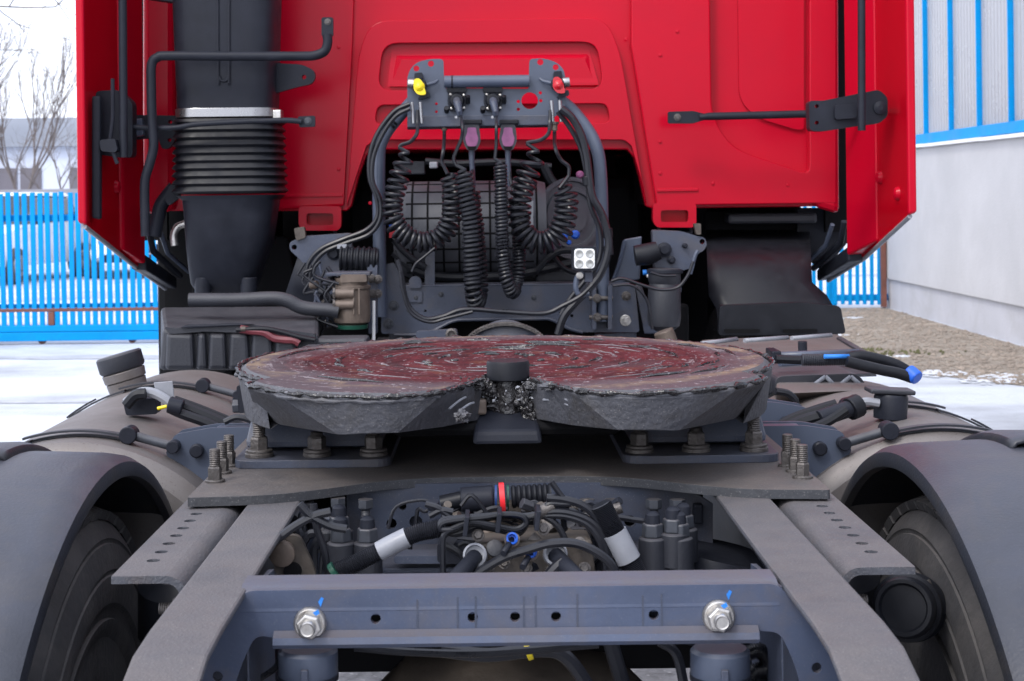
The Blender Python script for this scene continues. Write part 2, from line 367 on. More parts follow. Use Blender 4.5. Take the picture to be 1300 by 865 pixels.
# gravel strip along the wall (irregular edge)
edge = []
for i in range(60):
    y = 4 + i * 15.2 / 59; K_ = ((4,4.3),(10.9,4.15),(11.4,3.8),(11.9,3.5),(12.8,3.2),(13.4,2.7),(14.5,2.4),(20,2.2)); x = 4.3
    for (y0, x0), (y1, x1) in zip(K_, K_[1:]):
        if y0 <= y <= y1: x = x0 + (x1 - x0)*(y - y0)/(y1 - y0)
    x += .16 * noise.noise(Vector((y*.9, 1, 0))) + .10 * noise.noise(Vector((y*2.6, 5, 0)))
    edge.append((min(x, 4.6), y, .004))
MB().add(edge + [(4.78, y, .004) for _, y, _ in edge], [(i, i+60, i+61, i+1) for i in range(59)]).build('gravel_strip', 'gravel', kind='structure')
st = MB(); ico = [(0,0,1),(.9,0,.2),(.28,.85,.25),(-.7,.5,.2),(-.7,-.5,.15),(.28,-.85,.2),(0,0,-.4)]
icf = [(0,1,2),(0,2,3),(0,3,4),(0,4,5),(0,5,1),(6,2,1),(6,3,2),(6,4,3),(6,5,4),(6,1,5)]
for i in range(6500):
    y = random.uniform(9, 19); j = min(58, int((y-4)/15.2*59)); x0 = edge[j][0] - .12; x = random.uniform(x0, 4.76)
    r = random.choice((.010,.013,.017,.024)) * random.uniform(.7, 1.3); a = random.uniform(0, 6.28)
    st.add([(x + (p[0]*math.cos(a)-p[1]*math.sin(a))*r*1.3, y + (p[0]*math.sin(a)+p[1]*math.cos(a))*r, .004 + p[2]*r*.7) for p in ico], icf)
st.build('gravel_stones', 'stone', kind='stuff', fix=False)
ms = MB()
for cx, cy, rx, ry, n in ((3.55,13.7,.5,.20,70),(3.3,14.0,.14,.10,60),(4.2,11.2,.3,.10,50)):
    for i in range(n):
        x = random.gauss(cx, rx*.5); y = random.gauss(cy, ry*.6); r = random.uniform(.008,.022); a = random.uniform(0, 6.28)
        if x < 4.74: ms.add([(x + (p[0]*math.cos(a)-p[1]*math.sin(a))*r, y + (p[0]*math.sin(a)+p[1]*math.cos(a))*r, .006 + p[2]*r*1.3) for p in ico], icf)
ms.build('moss_patches', 'moss', kind='stuff', fix=False)
sp_ = MB()
for cx, cy, rx, ry, n in ((3.35,15.6,.22,.10,36),(3.45,13.5,.12,.05,20),(3.9,17.6,.2,.1,20),(3.45,12.2,.3,.15,70),(3.7,11.7,.25,.15,60),(3.9,12.0,.25,.10,30)):
    for i in range(n):
        x = random.gauss(cx, rx*.5); y = random.gauss(cy, ry*.6); r = random.uniform(.02,.055); a = random.uniform(0, 6.28)
        sp_.add([(x + (p[0]*math.cos(a)-p[1]*math.sin(a))*r, y + (p[0]*math.sin(a)+p[1]*math.cos(a))*r, .005 + p[2]*r*.22) for p in ico], icf, True)
sp_.build('snow_remnants', 'wsnow', kind='stuff', fix=False)

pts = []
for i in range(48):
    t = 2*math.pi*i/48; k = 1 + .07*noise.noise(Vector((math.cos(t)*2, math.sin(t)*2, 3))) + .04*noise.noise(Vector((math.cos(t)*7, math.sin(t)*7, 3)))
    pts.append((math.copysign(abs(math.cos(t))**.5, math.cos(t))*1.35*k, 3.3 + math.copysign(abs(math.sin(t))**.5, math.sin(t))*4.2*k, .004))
M['track'] = mat('packed_snow_track', (.40,.41,.44), .7, 0, .25, 3, bump=.5, bscale=20, stain=(.30,.30,.32), stainamt=.8, stainscale=3)
M['slush'] = mat('shaded_grey_slush', (.24,.24,.26), .6, 0, .3, 5, bump=.5, bscale=30, stain=(.09,.09,.10), stainamt=.9, stainscale=14, speck=.7, speckcol=(.5,.5,.53), speckscale=40)
MB().add(pts, [tuple(range(48))]).build('shaded_slush_patch', 'slush', kind='structure')  # wet slush below the truck, with its shade put into the darker grey
for yc, hw, x0, x1 in ((14.35,.16,-9,-2.2),(11.2,.05,-8,-2.0)):
    A = [(x0 + (x1-x0)*i/40, yc - hw*(1 + .8*noise.noise(Vector((i*.3, yc, 0)))) + .1*math.sin(i*.11), .004) for i in range(41)]
    B = [(x0 + (x1-x0)*i/40, yc + hw*(1 + .8*noise.noise(Vector((i*.3, yc, 9)))) + .1*math.sin(i*.11), .004) for i in range(41)]
    MB().loft(A, B).build('tyre_track', M['track'], kind='structure')
# ---- building on the right
BX = 4.77
b = empty('factory_building', (BX + 4, 11, 0), 'pale rendered factory building with blue framed window band beside the yard', 'building')
def bp(mb, name, m, bevel=0, **kw):
    o = mb.build(name, m, b, bevel, **kw); o.matrix_parent_inverse = Matrix.Translation(b.location).inverted(); return o
bp(MB().span((BX, 3, .36), (BX + 8, 19.3, 1.895)), 'wall', 'wall', .01)
bp(MB().span((BX, -26, .36), (BX + 8, 2.99, 6.4)), 'wall', 'wall', .01)  # unseen wall run, extended to block sky and reflect in the cab
bp(MB().span((BX + .035, -26, -.1), (BX + 8, 19.28, .36)), 'plinth', 'plinth')
bp(MB().span((BX + .1, 3, 5.2), (BX + 8, 19.3, 6.4)), 'upper_wall', 'wall')
bp(MB().span((BX + .5, 3.2, 1.90), (BX + 8, 19.2, 5.2)), 'back_wall', 'wall')
sl_ = MB()
for i in range(8): sl_.span((BX - .05, 3 + i*2.04, 1.896 + .004*math.sin(i*2.1)), (BX + .3, 3 + i*2.04 + 2.035, 1.932 + .004*math.sin(i*2.1)))
bp(sl_, 'window_sill', 'sill', .006)
bp(MB().span((BX + .01, 3, 1.94), (BX + .12, 19.3, 2.05)), 'window_frame', 'fblue', .006)
ml = [19.25 - .945*i for i in range(17)]
for y in ml:
    o = MB().span((BX + .005, y - .012, 2.05), (BX + .11, y + .012, 5.2)).build('mullion', 'fblue', b); o.matrix_parent_inverse = Matrix.Translation(b.location).inverted()
for y0, y1 in zip(ml[1:], ml):
    p = MB(); n = 9; ww = (y1 - y0 - .044) / n
    for i in range(n):
        a = y0 + .022 + i*ww; p.add([(BX+.075, a, 2.05), (BX+.05, a+ww*.12, 2.05), (BX+.05, a+ww*.88, 2.05), (BX+.075, a+ww, 2.05), (BX+.075, a, 5.2), (BX+.05, a+ww*.12, 5.2), (BX+.05, a+ww*.88, 5.2), (BX+.075, a+ww, 5.2)], [(0,1,5,4),(1,2,6,5),(2,3,7,6)], True)
    o = p.build('window_pane', 'pane', b); o.matrix_parent_inverse = Matrix.Translation(b.location).inverted()

# ---- gate (left) and fence (right)
GY = 15.7
gt = empty('sliding_gate', (-5, GY, 0), 'blue slatted metal gate with rusty brown rail across the snowy yard', 'gate')
def child(mb, name, m, par, bevel=0, **kw):
    o = mb.build(name, m, par, bevel, **kw); o.matrix_parent_inverse = Matrix.Translation(par.location).inverted(); return o
base = None
gx0, gx1 = -7.4, -2.98
for i in range(58):
    x = gx0 + .04 + i * .0755
    if x > gx1 - .05: break
    if base is None:
        me = MB(); me.box((0, 0, .82), (.049, .022, 1.38), Matrix.Rotation(R(-.8), 3, 'Y')); base = me.build('slat', 'fblue', gt, .004); base.location = (x + 5, -.03, .0); 
    else:
        o = base.copy(); COL.objects.link(o); o.location = (x + 5, -.03, random.uniform(-.008, .008)); o.rotation_euler = (0, R(random.uniform(-.5, .5)), 0)
child(MB().span((gx0, GY, 1.225), (gx1, GY + .06, 1.29)), 'top_rail', 'fblue', gt, .006)
child(MB().span((gx0, GY, .36), (gx1, GY + .06, .40)), 'middle_rail', 'fblue', gt, .005)
child(MB().span((gx0, GY - .045, .325), (gx1, GY + .03, .357)), 'rusty_rail', 'rust', gt, .005)
child(MB().span((gx0, GY - .05, .125), (gx1, GY + .06, .19)), 'bottom_rail', 'fblue', gt, .006)
child(MB().span((gx0, GY - .06, .035), (gx1, GY + .07, .121)), 'bottom_rail', 'fblue', gt, .006)
child(MB().span((-4.42, GY - .055, .192), (-4.36, GY + .02, .323)), 'rusty_post', 'rust', gt, .004)
child(MB().span((gx1, GY - .04, .02), (gx1 + .09, GY + .07, .9)), 'end_post', 'fblue', gt, .006)
for x in (-6.3, -5.4, -4.5, -3.6): child(MB().cyl((x, GY + .06, .034), (x, GY - .0, .034), .034, 14), 'roller', 'rust', gt)
# fence right
FY = 19.1
fn = empty('picket_fence', (4, FY, 0), 'blue metal picket fence meeting the pale wall beyond the truck', 'fence')
base = None
fx0, fx1 = 2.0, 4.82
for i in range(40):
    x = fx0 + .05 + i * .088
    if x > fx1 - .05: break
    if base is None:
        base = MB().box((0, 0, .72), (.046, .02, 1.34)).build('picket', 'fblue', fn, .004); base.location = (x - 4, 0, 0)
    else:
        o = base.copy(); COL.objects.link(o); o.location = (x - 4, 0, random.uniform(-.01, .01)); o.rotation_euler = (0, R(random.uniform(-.7, .7)), 0)
child(MB().span((fx0, FY + .02, .09), (fx1, FY + .06, .17)), 'rail', 'fblue', fn, .005)
child(MB().span((fx0, FY + .02, 1.1), (fx1, FY + .06, 1.17)), 'rail', 'fblue', fn, .005)
for x in (2.7, 4.13): child(MB().span((x - .05, FY + .005, -.05), (x + .05, FY + .085, 1.45)), 'post', 'fblue', fn, .005)
child(MB().span((4.70, FY - .1, .02), (4.76, FY - .02, .95)), 'rusty_stake', 'rust', fn, .004)

# ---- far building, low wall, cars, trees
fb = empty('far_workshop', (-19, 66, 0), 'long pale single storey workshop with grey roof beyond the gate', 'building')
child(MB().span((-34, 62, 0), (-10, 72, 3.55)), 'wall', 'farwall', fb)
child(MB().add([(-34.4, 61.6, 3.55), (-9.6, 61.6, 3.55), (-9.6, 67, 4.95), (-34.4, 67, 4.95), (-34.4, 72.4, 3.55), (-9.6, 72.4, 3.55)], [(0,1,2,3),(3,2,5,4),(0,3,4),(1,5,2),(0,4,5,1)]), 'roof', 'farroof', fb)
for i in range(8):
    x = -31 + i*2.9
    for k in (0, 1):
        o = child(MB().span((x + k*.95, 61.93, 1.75), (x + k*.95 + .82, 62.02, 2.72)), 'window', 'farwin', fb)
lw = MB().span((-36, 40, 0), (-4, 40.25, 1.72)).build('low_grey_wall', 'fargrey'); tag(lw, 'low grey concrete wall running behind the parked cars', 'wall')

def car(x, y, rz, label, tall=1.0):
    c = empty('parked_car', (x, y, 0), label, 'car', 'cars parked behind the gate'); c.rotation_euler = (0, 0, rz)
    H = tall
    # body: lofted half profile along length (local x = length, forward +x)
    prof = [(-2.1,.42,.55),(-2.05,.45,.95),(-1.7,.3,1.02),(.75,.3,.98),(1.6,.3,.86),(2.0,.35,.68),(2.1,.42,.5)]
    def section(xx, zb, zt, hw): return [(xx,-hw,zb),(xx,-hw*1.02,(zb+zt)/2),(xx,-hw*.92,zt-.04),(xx,-hw*.8,zt),(xx,hw*.8,zt),(xx,hw*.92,zt-.04),(xx,hw*1.02,(zb+zt)/2),(xx,hw,zb)]
    m = MB(); secs = [section(px_, zb, zt*H, .70 if abs(px_) > 2.05 else .86) for px_, zb, zt in prof]
    for A, B in zip(secs, secs[1:]): m.loft(A, B, True, True)
    m.add(secs[0], [tuple(range(8))]); m.add(secs[-1], [tuple(range(8))]); m.build('body', 'carwhite', c)
    m = MB(); A = [(-1.85,-.74,.98*H),(.85,-.74,.95*H),(.85,.74,.95*H),(-1.85,.74,.98*H)]; B = [(-1.45,-.58,1.42*H),(.05,-.6,1.44*H),(.05,.6,1.44*H),(-1.45,.58,1.42*H)]
    m.hexa(A, B); m.build('cabin_glass', 'carglass', c, .05)
    MB().hexa([(-1.47,-.6,1.425*H),(.06,-.62,1.445*H),(.06,.62,1.445*H),(-1.47,.6,1.425*H)], [(-1.4,-.54,1.50*H),(0,-.56,1.51*H),(0,.56,1.51*H),(-1.4,.54,1.50*H)]).build('roof', 'carwhite', c, .03)
    for sx in (-1.3, 1.32):
        for sy in (-.84, .84):
            wl = MB(); s_ = 1 if sy > 0 else -1
            wl.lathe([(-.1,.2),(-.1,.3),(-.08,.315),(.08,.315),(.1,.3),(.1,.2)], (sx, sy, .315), (0,1,0), 24); ow = wl.build('wheel', 'tyre', c)
            MB().lathe([(0,.2),(.02,.19),(.03,.06),(.05,.05)], (sx, sy + .09*s_, .315), (0, s_, 0), 18).build('rim', 'silver', ow)
    for sy in (-.58, .58): MB().box((1.93, sy, .68*H), (.2,.34,.14), Matrix.Rotation(R(20), 3, 'Y')).build('headlight', 'lens', c, .03)
    MB().box((2.09, 0, .55), (.05,.8,.16)).build('grille', 'plastic', c, .01)
    MB().box((2.08, 0, .38), (.1,1.4,.14)).build('bumper', 'plastic', c, .03)
    for sy in (-.95, .95): MB().box((.62, sy, 1.02*H), (.12,.18,.12)).build('mirror', 'plastic', c, .03)
    return c
car(-8.8, 28.5, R(-100), 'pale snow dusted car parked front on at left behind the gate', 1.05)
car(-6.7, 30.2, R(-78), 'pale car parked beside the truck end of the gate', 1.0)
car(-11.6, 31.5, R(-95), 'pale car parked farthest left beyond the gate', 1.0)

def tree(x, y, h, seed, label, spread=.5, up=.75, depth=5):
    rnd = random.Random(seed); t = empty('bare_tree', (x, y, 0), label, 'tree', 'bare winter trees beyond the gate')
    tr = MB(); cw = MB()
    def grow(mb, p, d, L, r, lv):
        pts = [p]; n = 4; dd = d.copy()
        for i in range(n):
            dd = (dd + Vector((rnd.gauss(0,.09), rnd.gauss(0,.09), rnd.gauss(0,.05) + .05*up))).normalized(); pts.append(pts[-1] + dd*L/n)
        mb.tube(pts, [r*(1 - .45*i/n) for i in range(n+1)], 6 if lv < 2 else 4 if lv < 4 else 3, False)
        if lv >= depth: return
        nb = 3 if lv < 3 else 3
        for k in range(nb + (2 if lv == 0 else 0)):
            f = rnd.uniform(.35, 1) if k else 1; i = min(n - 1, int(f*n)); q = pts[i].lerp(pts[i+1], f*n - i)
            side = Vector((rnd.gauss(0,1), rnd.gauss(0,1), rnd.gauss(0,.4))).normalized()
            nd = (dd*up + side*spread).normalized()
            grow(cw, q, nd, L*rnd.uniform(.55,.8), r*(.6 if k else .55), lv + 1)
    grow(tr, Vector((0,0,-.1)), Vector((0,0,1)), h*.36, h*.009, 0)
    tr.build('trunk', 'bark', t, fix=False); cw.build('crown', 'bark', t, fix=False)
tree(-17.2, 58, 8.5, 3, 'tall slender bare tree at left standing before the workshop', .20, 1.1)
tree(-16.1, 55, 7.0, 5, 'slender bare tree right of the tall one before the workshop', .24, 1.0)
tree(-13.9, 52, 5.2, 11, 'small twiggy bare tree nearest the red cab edge', .6, .8)
tree(-11.8, 30, 14, 21, 'large spreading bare tree whose twigs hang into the sky top left', .75, .62)
tree(-20.5, 60, 11, 8, 'bare tree farthest left beside the workshop', .4, .9)

# ================================================================== TRUCK
TL = Vector((0, 3.5, 0))
truck = empty('semi_truck', TL, 'red cab tractor unit seen from behind with greasy fifth wheel coupling and coiled hoses', 'truck')
TI = Matrix.Translation(-TL)
def P(mb, name, m, bevel=0.0, parent=None, **kw):
    fix = kw.pop('fix', True)
    o = mb.build(name, m, parent or truck, bevel, fix=fix, **kw)
    if parent is None: o.matrix_parent_inverse = TI
    return o
def H(name, l, Y, r, m='hose', parent=None, k=6, n=8):
    return P(MB().tube(cr(PX(l, Y), k), r, n), name, m, parent=parent, fix=False)
_bc = {}
def bolt(parent, p, axis, r, h, m='blkbolt', stud=0, studr=None, name='bolt', washer=True):
    key = (r, h, m, stud, studr, washer)
    if key not in _bc: _bc[key] = hexbolt(MB(), (0,0,0), (0,0,1), r, h, stud, studr, washer).build(name, m, parent); o = _bc[key]
    else:
        o = _bc[key].copy(); o.name = name; o.parent = parent; COL.objects.link(o)
    o.location = p; o.rotation_euler = (Vector(axis).to_track_quat('Z', 'Y') @ Matrix.Rotation(random.uniform(0, 1), 4, 'Z').to_quaternion()).to_euler()
    if parent is truck: o.matrix_parent_inverse = TI
    else: o.matrix_parent_inverse = Matrix.Identity(4)
    return o
Y_ = Vector((0, 1, 0)); X_ = Vector((1, 0, 0)); Z_ = Vector((0, 0, 1)); BK = Vector((0, -1, 0))

# ---------------------------------------------------------------- cab
CY = 5.2
def C(l, Y=CY): return [W(x, y, Y) for x, y in l]
TOP = -420
notch = [(828,265),(820,262),(812,225),(805,200),(796,190),(474,190),(465,198),(455,225),(446,262),(440,268)]
cabw = P(MB().prism(C([(186,TOP),(1061,TOP),(1061,262)] + notch + [(186,268)]), (0, .05, 0)), 'cab', 'red', .004)
# body behind the wall
ZF = W(600, 188, CY).z
P(MB().span((-1.14, CY + .051, ZF + .01), (1.14, CY + 1.75, 3.05)), 'cab_body', 'red', .05, cabw)
for s in (-1, 1): P(MB().span((s*.52, CY + .052, 1.39), (s*1.13, CY + 1.6, ZF)), 'cab_floor', 'dark', .02, cabw)
# hatch relief
hat = [(440,264),(459,62)] ; outer = rrect(C([(441,262),(456,70),(472,28),(768,24),(786,66),(820,259),(813,228),(801,186),(792,178),(478,178),(466,186),(454,222)], CY), [.0,.08,.10,.10,.08,0,0,0,.02,.02,0,0])
h1 = rrect(C([(487,56),(757,54),(766,114),(480,116)]), .05); h2 = rrect(C([(480,134),(770,132),(774,157),(476,158)]), .025)
P(MB().prism([p + BK*.030 for p in outer], Y_*.0298, [[p + BK*.030 for p in h1], [p + BK*.030 for p in h2]]), 'hatch_panel', 'red', .009, cabw)
P(MB().loft([p for p in C([(497,64),(748,62),(748,64),(497,66)])], C([(492,108),(760,106),(760,108),(492,110)], CY - .014), False, True), 'hatch_ledge', 'red', .004, cabw)
P(MB().hexa(C([(510,76),(742,74),(755,106),(496,108)], CY - .012), C([(502,70),(748,68),(760,112),(492,112)], CY - .001)), 'hatch_ledge', 'red', .006, cabw)
# right and left raised skins
rh = rrect(C([(893,TOP+10),(901,150),(928,190),(1024,222),(1024,TOP+10)]), [0,.06,.14,.03,0])
P(MB().prism([p + BK*.046 for p in C([(800,TOP+2),(1058,TOP+2),(1058,258),(832,261),(800,60)])], Y_*.0458, [[p + BK*.046 for p in rh]]), 'right_skin', 'red', .02, cabw)
P(MB().prism([p + BK*.012 for p in rrect(C([(930,TOP+12),(938,128),(960,150),(1010,165),(1020,165),(1020,TOP+12)]), [0,.06,.05,.02,.02,0])], Y_*.0118), 'right_panel', 'red', .006, cabw)
P(MB().prism([p + BK*.02 for p in C([(352,TOP+2),(462,TOP+2),(448,60),(437,262),(352,266)])], Y_*.0198), 'left_skin', 'red', .007, cabw)
P(MB().prism([p + BK*.045 for p in C([(1030,TOP+3),(1060,TOP+3),(1063,272),(1030,262)])], Y_*.044), 'corner_pillar', 'red', .02, cabw)
P(MB().prism([p + BK*.045 for p in C([(184,TOP+3),(224,TOP+3),(224,268),(184,272)])], Y_*.044), 'corner_pillar', 'red', .02, cabw)
P(MB().prism([p + BK*.0195 for p in C([(358,247),(436,246),(436,250),(358,251)])], BK*.006), 'seam_strip', 'red', .002, cabw)
P(MB().prism([p + BK*.0336 for p in C([(832,240),(884,239),(884,243),(832,244)])], BK*.018), 'seam_strip', 'red', .002, cabw)
for x0, x1, y0 in ((379,433,266),(829,884,262)):
    o_ = rrect(C([(x0,y0-4),(x1,y0-4),(x1,y0+22),(x1-4,y0+27),(x0+5,y0+27),(x0,y0+20)], CY - .05), .012); h_ = rrect(C([(x0+10,y0+5),(x1-10,y0+5),(x1-10,y0+20),(x0+10,y0+20)], CY - .05), .01)
    ct = P(MB().prism(o_, Y_*.045, [h_]), 'cab_catch', 'red', .004, cabw)
    P(MB().prism(C([(x0+8,y0+3),(x1-8,y0+3),(x1-8,y0+22),(x0+8,y0+22)], CY - .003), Y_*.002), 'catch_backing', 'red_in', 0, cabw)
    P(MB().tube(cr(PX([(x0+8,y0+27),(x0+9,y0+34),(x1-9,y0+34),(x1-8,y0+27)], CY), 5), .006, 8), 'catch_loop', 'plastic', 0, cabw)
for x, y in ((838,70),(838,180),(1000,235),(430,60),(430,215),(470,258),(795,50),(905,233),(860,40),(838,220)):
    P(MB().lathe([(0,.006),(.003,.006),(.004,.003)], W(x, y, CY - (.0462 if 828 < x < 1062 and not (893 < x < 1024 and y < 222) else .0202)), BK, 10), 'rivet', 'red', 0, cabw)

# side deflectors (fairings) with brackets
def deflector(s):
    def q(X, Y, z): return Vector((s*X, Y, z))
    near = [q(1.215,4.6,1.362), q(1.208,4.6,1.361), q(1.208,4.6,3.0), q(1.215,4.6,3.0)]
    fx = 1.185 if s > 0 else 1.165
    far = [q(fx+.02,5.13,1.215), q(fx,5.13,1.21), q(fx,5.13,3.0), q(fx+.02,5.13,3.0)]
    d = P(MB().hexa(near, far), 'side_deflector', 'red_in', .008)
    P(MB().hexa([q(1.222,4.585,1.368), q(1.197,4.585,1.360), q(1.197,4.585,3.0), q(1.222,4.585,3.0)], [q(1.222,4.605,1.36), q(1.197,4.605,1.354), q(1.197,4.605,3.0), q(1.222,4.605,3.0)]), 'edge_lip', 'red', .006, d)
    P(MB().tube([q(1.205,4.6,1.353), q(fx+.01,5.13,1.208), q(1.14,5.42,1.122)], .007, 8), 'pale_edge_strip', 'label', 0, d)  # pale strip along the panel's lower edge
    # inner vertical fold
    P(MB().hexa([q(fx+.018,4.93,1.275), q(fx+.004,4.94,1.27), q(fx+.004,4.94,3.0), q(fx+.018,4.93,3.0)], [q(fx+.01,5.10,1.225), q(fx-(.052 if s > 0 else .026),5.11,1.22), q(fx-(.052 if s > 0 else .026),5.11,3.0), q(fx+.01,5.10,3.0)]), 'inner_fold', 'red', .012, d)
    for yy, zz in ((4.72,1.42),(4.9,1.47)): P(MB().lathe([(0,.022),(.012,.018),(.016,.006)], q(1.208 - (yy-4.6)*(1.208-fx)/.53 + .001,yy,zz), (-s,0,0), 12), 'dimple', 'red', 0, d)
    P(MB().span(q(1.12,5.36,1.29), q(1.26,5.39,3.0)), 'gap_shade_strip', 'dark', 0, d)  # added dark strip, standing in for the shade inside the gap
    # lower dark carrier under the cab corner
    P(MB().hexa([q(1.19,5.12,1.205), q(1.14,5.12,1.20), q(1.14,5.12,1.25), q(1.19,5.12,1.26)], [q(1.15,5.42,1.125), q(1.10,5.42,1.12), q(1.10,5.42,1.16), q(1.15,5.42,1.17)]), 'lower_carrier', 'plastic', .006, d)
    P(MB().tube([q(1.135,5.14,1.33), q(1.13,5.18,1.26), q(1.09,5.42,1.165)], .011, 8), 'carrier_rod', 'plastic', 0, d)
    P(MB().tube([q(1.10,5.16,1.32), q(1.09,5.22,1.25), q(1.06,5.42,1.18)], .008, 8), 'carrier_rod', 'steel2', 0, d)
    return d
dl = deflector(-1); dr = deflector(1)
# left deflector hardware
P(MB().prism(C([(116,122),(127,122),(127,279),(116,277)], 4.64), Y_*.03), 'guide_rail', 'plastic', .006, dl)
P(MB().prism(rrect(C([(121,116),(150,114),(168,130),(168,200),(150,200),(121,196)], 4.72), .015), Y_*.06), 'bracket', 'plastic', .004, dl)
P(MB().cyl(W(153,-420,4.66), W(157,200,4.66), .0125, 14), 'vertical_tube', 'plastic', 0, dl)
P(MB().tube(cr(PX([(143,100),(143,150),(140,180),(146,200),(149,208)], 4.64), 5), .006, 8), 'latch_rod', 'plastic', 0, dl)
P(MB().prism(rrect(C([(126,178),(146,176),(149,190),(146,194),(128,192)], 4.63), .008), Y_*.04), 'latch', 'plastic', .004, dl)
P(MB().prism(rrect(C([(164,146),(228,147),(228,168),(216,188),(206,190),(200,175),(164,178)], 4.98), .01), Y_*.03, [circle(W(216,155,4.98), .006), circle(W(215,178,4.98), .006)]), 'bracket_arm', 'plastic', .004, dl)
P(MB().prism(C([(166,152),(180,150),(182,172),(168,174)], 4.9), Y_*.03), 'bracket_clip', 'steel2', .004, dl)
# right deflector hardware
P(MB().cyl(W(1093,-420,4.66), W(1094,166,4.66), .0115, 14), 'vertical_tube', 'plastic', 0, dr)
br = P(MB().prism(rrect(C([(1027,128),(1045,128),(1100,117),(1116,114),(1127,124),(1127,148),(1116,157),(1090,160),(1045,167),(1028,166)], 4.72), .012), Y_*.05, [circle(W(1037,135,4.72), .006), circle(W(1037,156,4.72), .006)]), 'bracket', 'plastic', .006, dr)
P(MB().prism(rrect(C([(1060,134),(1088,132),(1088,150),(1060,152)], 4.70), .01), Y_*.03), 'bracket_rib', 'plastic', .005, dr)
P(MB().lathe([(0,.02),(.006,.02),(.01,.008)], W(1117,137,4.718), BK, 14), 'cap', 'plastic', 0, dr)
P(MB().tube(PX([(888,149),(900,148),(1060,144),(1092,143)], 5.0), [.009,.0125,.0125,.0125], 12), 'support_arm', 'plastic', 0, dr)
P(MB().prism(rrect(C([(848,142),(880,141),(896,145),(896,152),(880,157),(848,157)], 5.02), .006), Y_*.012), 'arm_plate', 'plastic', .003, dr)
bolt(dr, W(860,149,5.019), BK, .008, .005, 'dirtbolt')

# ---------------------------------------------------------------- air intake duct
def ring(px0, px1, py, Y, dep, k=.35):
    a, b = W(px0, py, Y), W(px1, py, Y); c = (a + b)/2; hw = (b - a).length/2; z = c.z; out = []
    for i in range(28):
        t = 2*math.pi*i/28; cx, sx = math.cos(t), math.sin(t); e = .42
        out.append(Vector((c.x + hw*math.copysign(abs(cx)**e, cx), Y + dep*math.copysign(abs(sx)**e, sx), z)))
    return out
AY = 4.92
def loftstack(mb, rows, smooth=True):
    R_ = [ring(*r) for r in rows]
    for A, B in zip(R_, R_[1:]): mb.loft(A, B, smooth, True)
    mb.add(R_[0], [tuple(range(28))]); mb.add(R_[-1], [tuple(range(28))]); return mb
duct = P(loftstack(MB(), [(221,356,TOP,AY,.13),(223,355,-20,AY,.13),(226,353,60,AY,.13),(229,352,120,AY,.128),(229,351,140,AY,.126)]), 'air_intake', 'plastic')
# pressed groove: two raised lips
gpts = PX([(276,TOP),(277,60),(279,97),(284,103),(290,97),(291,60),(291,TOP)], AY - .131)
P(MB().tube(cr(gpts, 5), .004, 6), 'groove_bead', 'plastic', 0, duct)
P(loftstack(MB(), [(228,357,140,AY,.132),(228,357,151,AY,.132)]), 'clamp_ring', 'silver', .001, duct)
P(MB().box(W(352,146,AY - .10), (.025,.02,.03)), 'clamp_screw', 'zinc', .003, duct)
rows = []
ys = [153 + i*9.6 for i in range(10)]
for i, y in enumerate(ys): 
    gx = 3.5 * (i / 9)
    rows += [(226-gx*.3,357+gx,y,AY,.136),(224-gx*.3,360+gx,y+3.6,AY,.140),(229,355+gx,y+6.8,AY,.132)]
P(loftstack(MB(), rows), 'bellows', 'rubber', 0, duct)
P(loftstack(MB(), [(228,360,248,AY,.134),(236,353,254,AY,.125),(238,350,275,AY,.122),(240,345,308,AY+.02,.118),(243,334,338,AY+.04,.11),(246,328,358,AY+.06,.105),(254,320,372,AY+.08,.08)]), 'elbow', 'plastic', 0, duct)
for x in (258, 316): P(MB().cyl(W(x,352,AY-.03), W(x,384,AY-.03), .026, 20), 'elbow_foot', 'plastic', .003, duct)
P(MB().prism(rrect(C([(346,80),(384,82),(398,89),(401,98),(396,107),(380,110),(348,119)], AY - .02), [0,.02,.02,.02,.02,.02,0]), Y_*.02, [circle(W(386,98,AY-.02), .007)]), 'mounting_ear', 'plastic', .004, duct)
P(MB().prism(C([(184,-2),(224,4),(224,-14),(186,-16)], 4.85), Y_*.05), 'snorkel_bracket', 'plastic', .004, duct)
# grab rail and stays
gr = H('grab_rail', [(415,44),(416,54),(412,65),(400,70.5),(380,71.5),(300,71.5),(215,71),(200,73),(192.5,82),(192,110),(193,150),(195,185),(190,208),(184,230),(184,270),(185,300)], 4.72, .0145, 'plastic', k=7, n=12)
P(MB().prism(rrect(C([(408,22),(423,22),(423,47),(408,47)], 4.74), .008), Y_*.012, [circle(W(416,28,4.74), .005)]), 'end_plate', 'plastic', .002, gr)
bolt(gr, W(416,28,4.739), BK, .007, .005, 'dirtbolt')
sy = H('stay_rod', [(383,154.5),(365,153),(340,153.5),(300,155),(250,158),(225,162),(200,163),(170,162)], 4.74, .0085, 'plastic', k=5, n=10)
P(MB().prism(rrect(C([(378,148),(400,147),(400,161),(380,162)], 4.75), .006), Y_*.012), 'end_plate', 'plastic', .003, sy)
bolt(sy, W(391,154,4.749), BK, .008, .006, 'blkbolt')
H('bent_strut', [(222,238),(212,250),(204,262),(200,280),(196,300)], 4.9, .022, 'plastic', n=12)
P(MB().prism(rrect(C([(216,234),(226,234),(229,250),(214,262),(208,252)], 4.87), .01), Y_*.02), 'strut_plate', 'plastic', .004)
H('coolant_pipe', [(222,312),(221,298),(226,288),(236,284)], 4.95, .012, 'zinc', n=12)

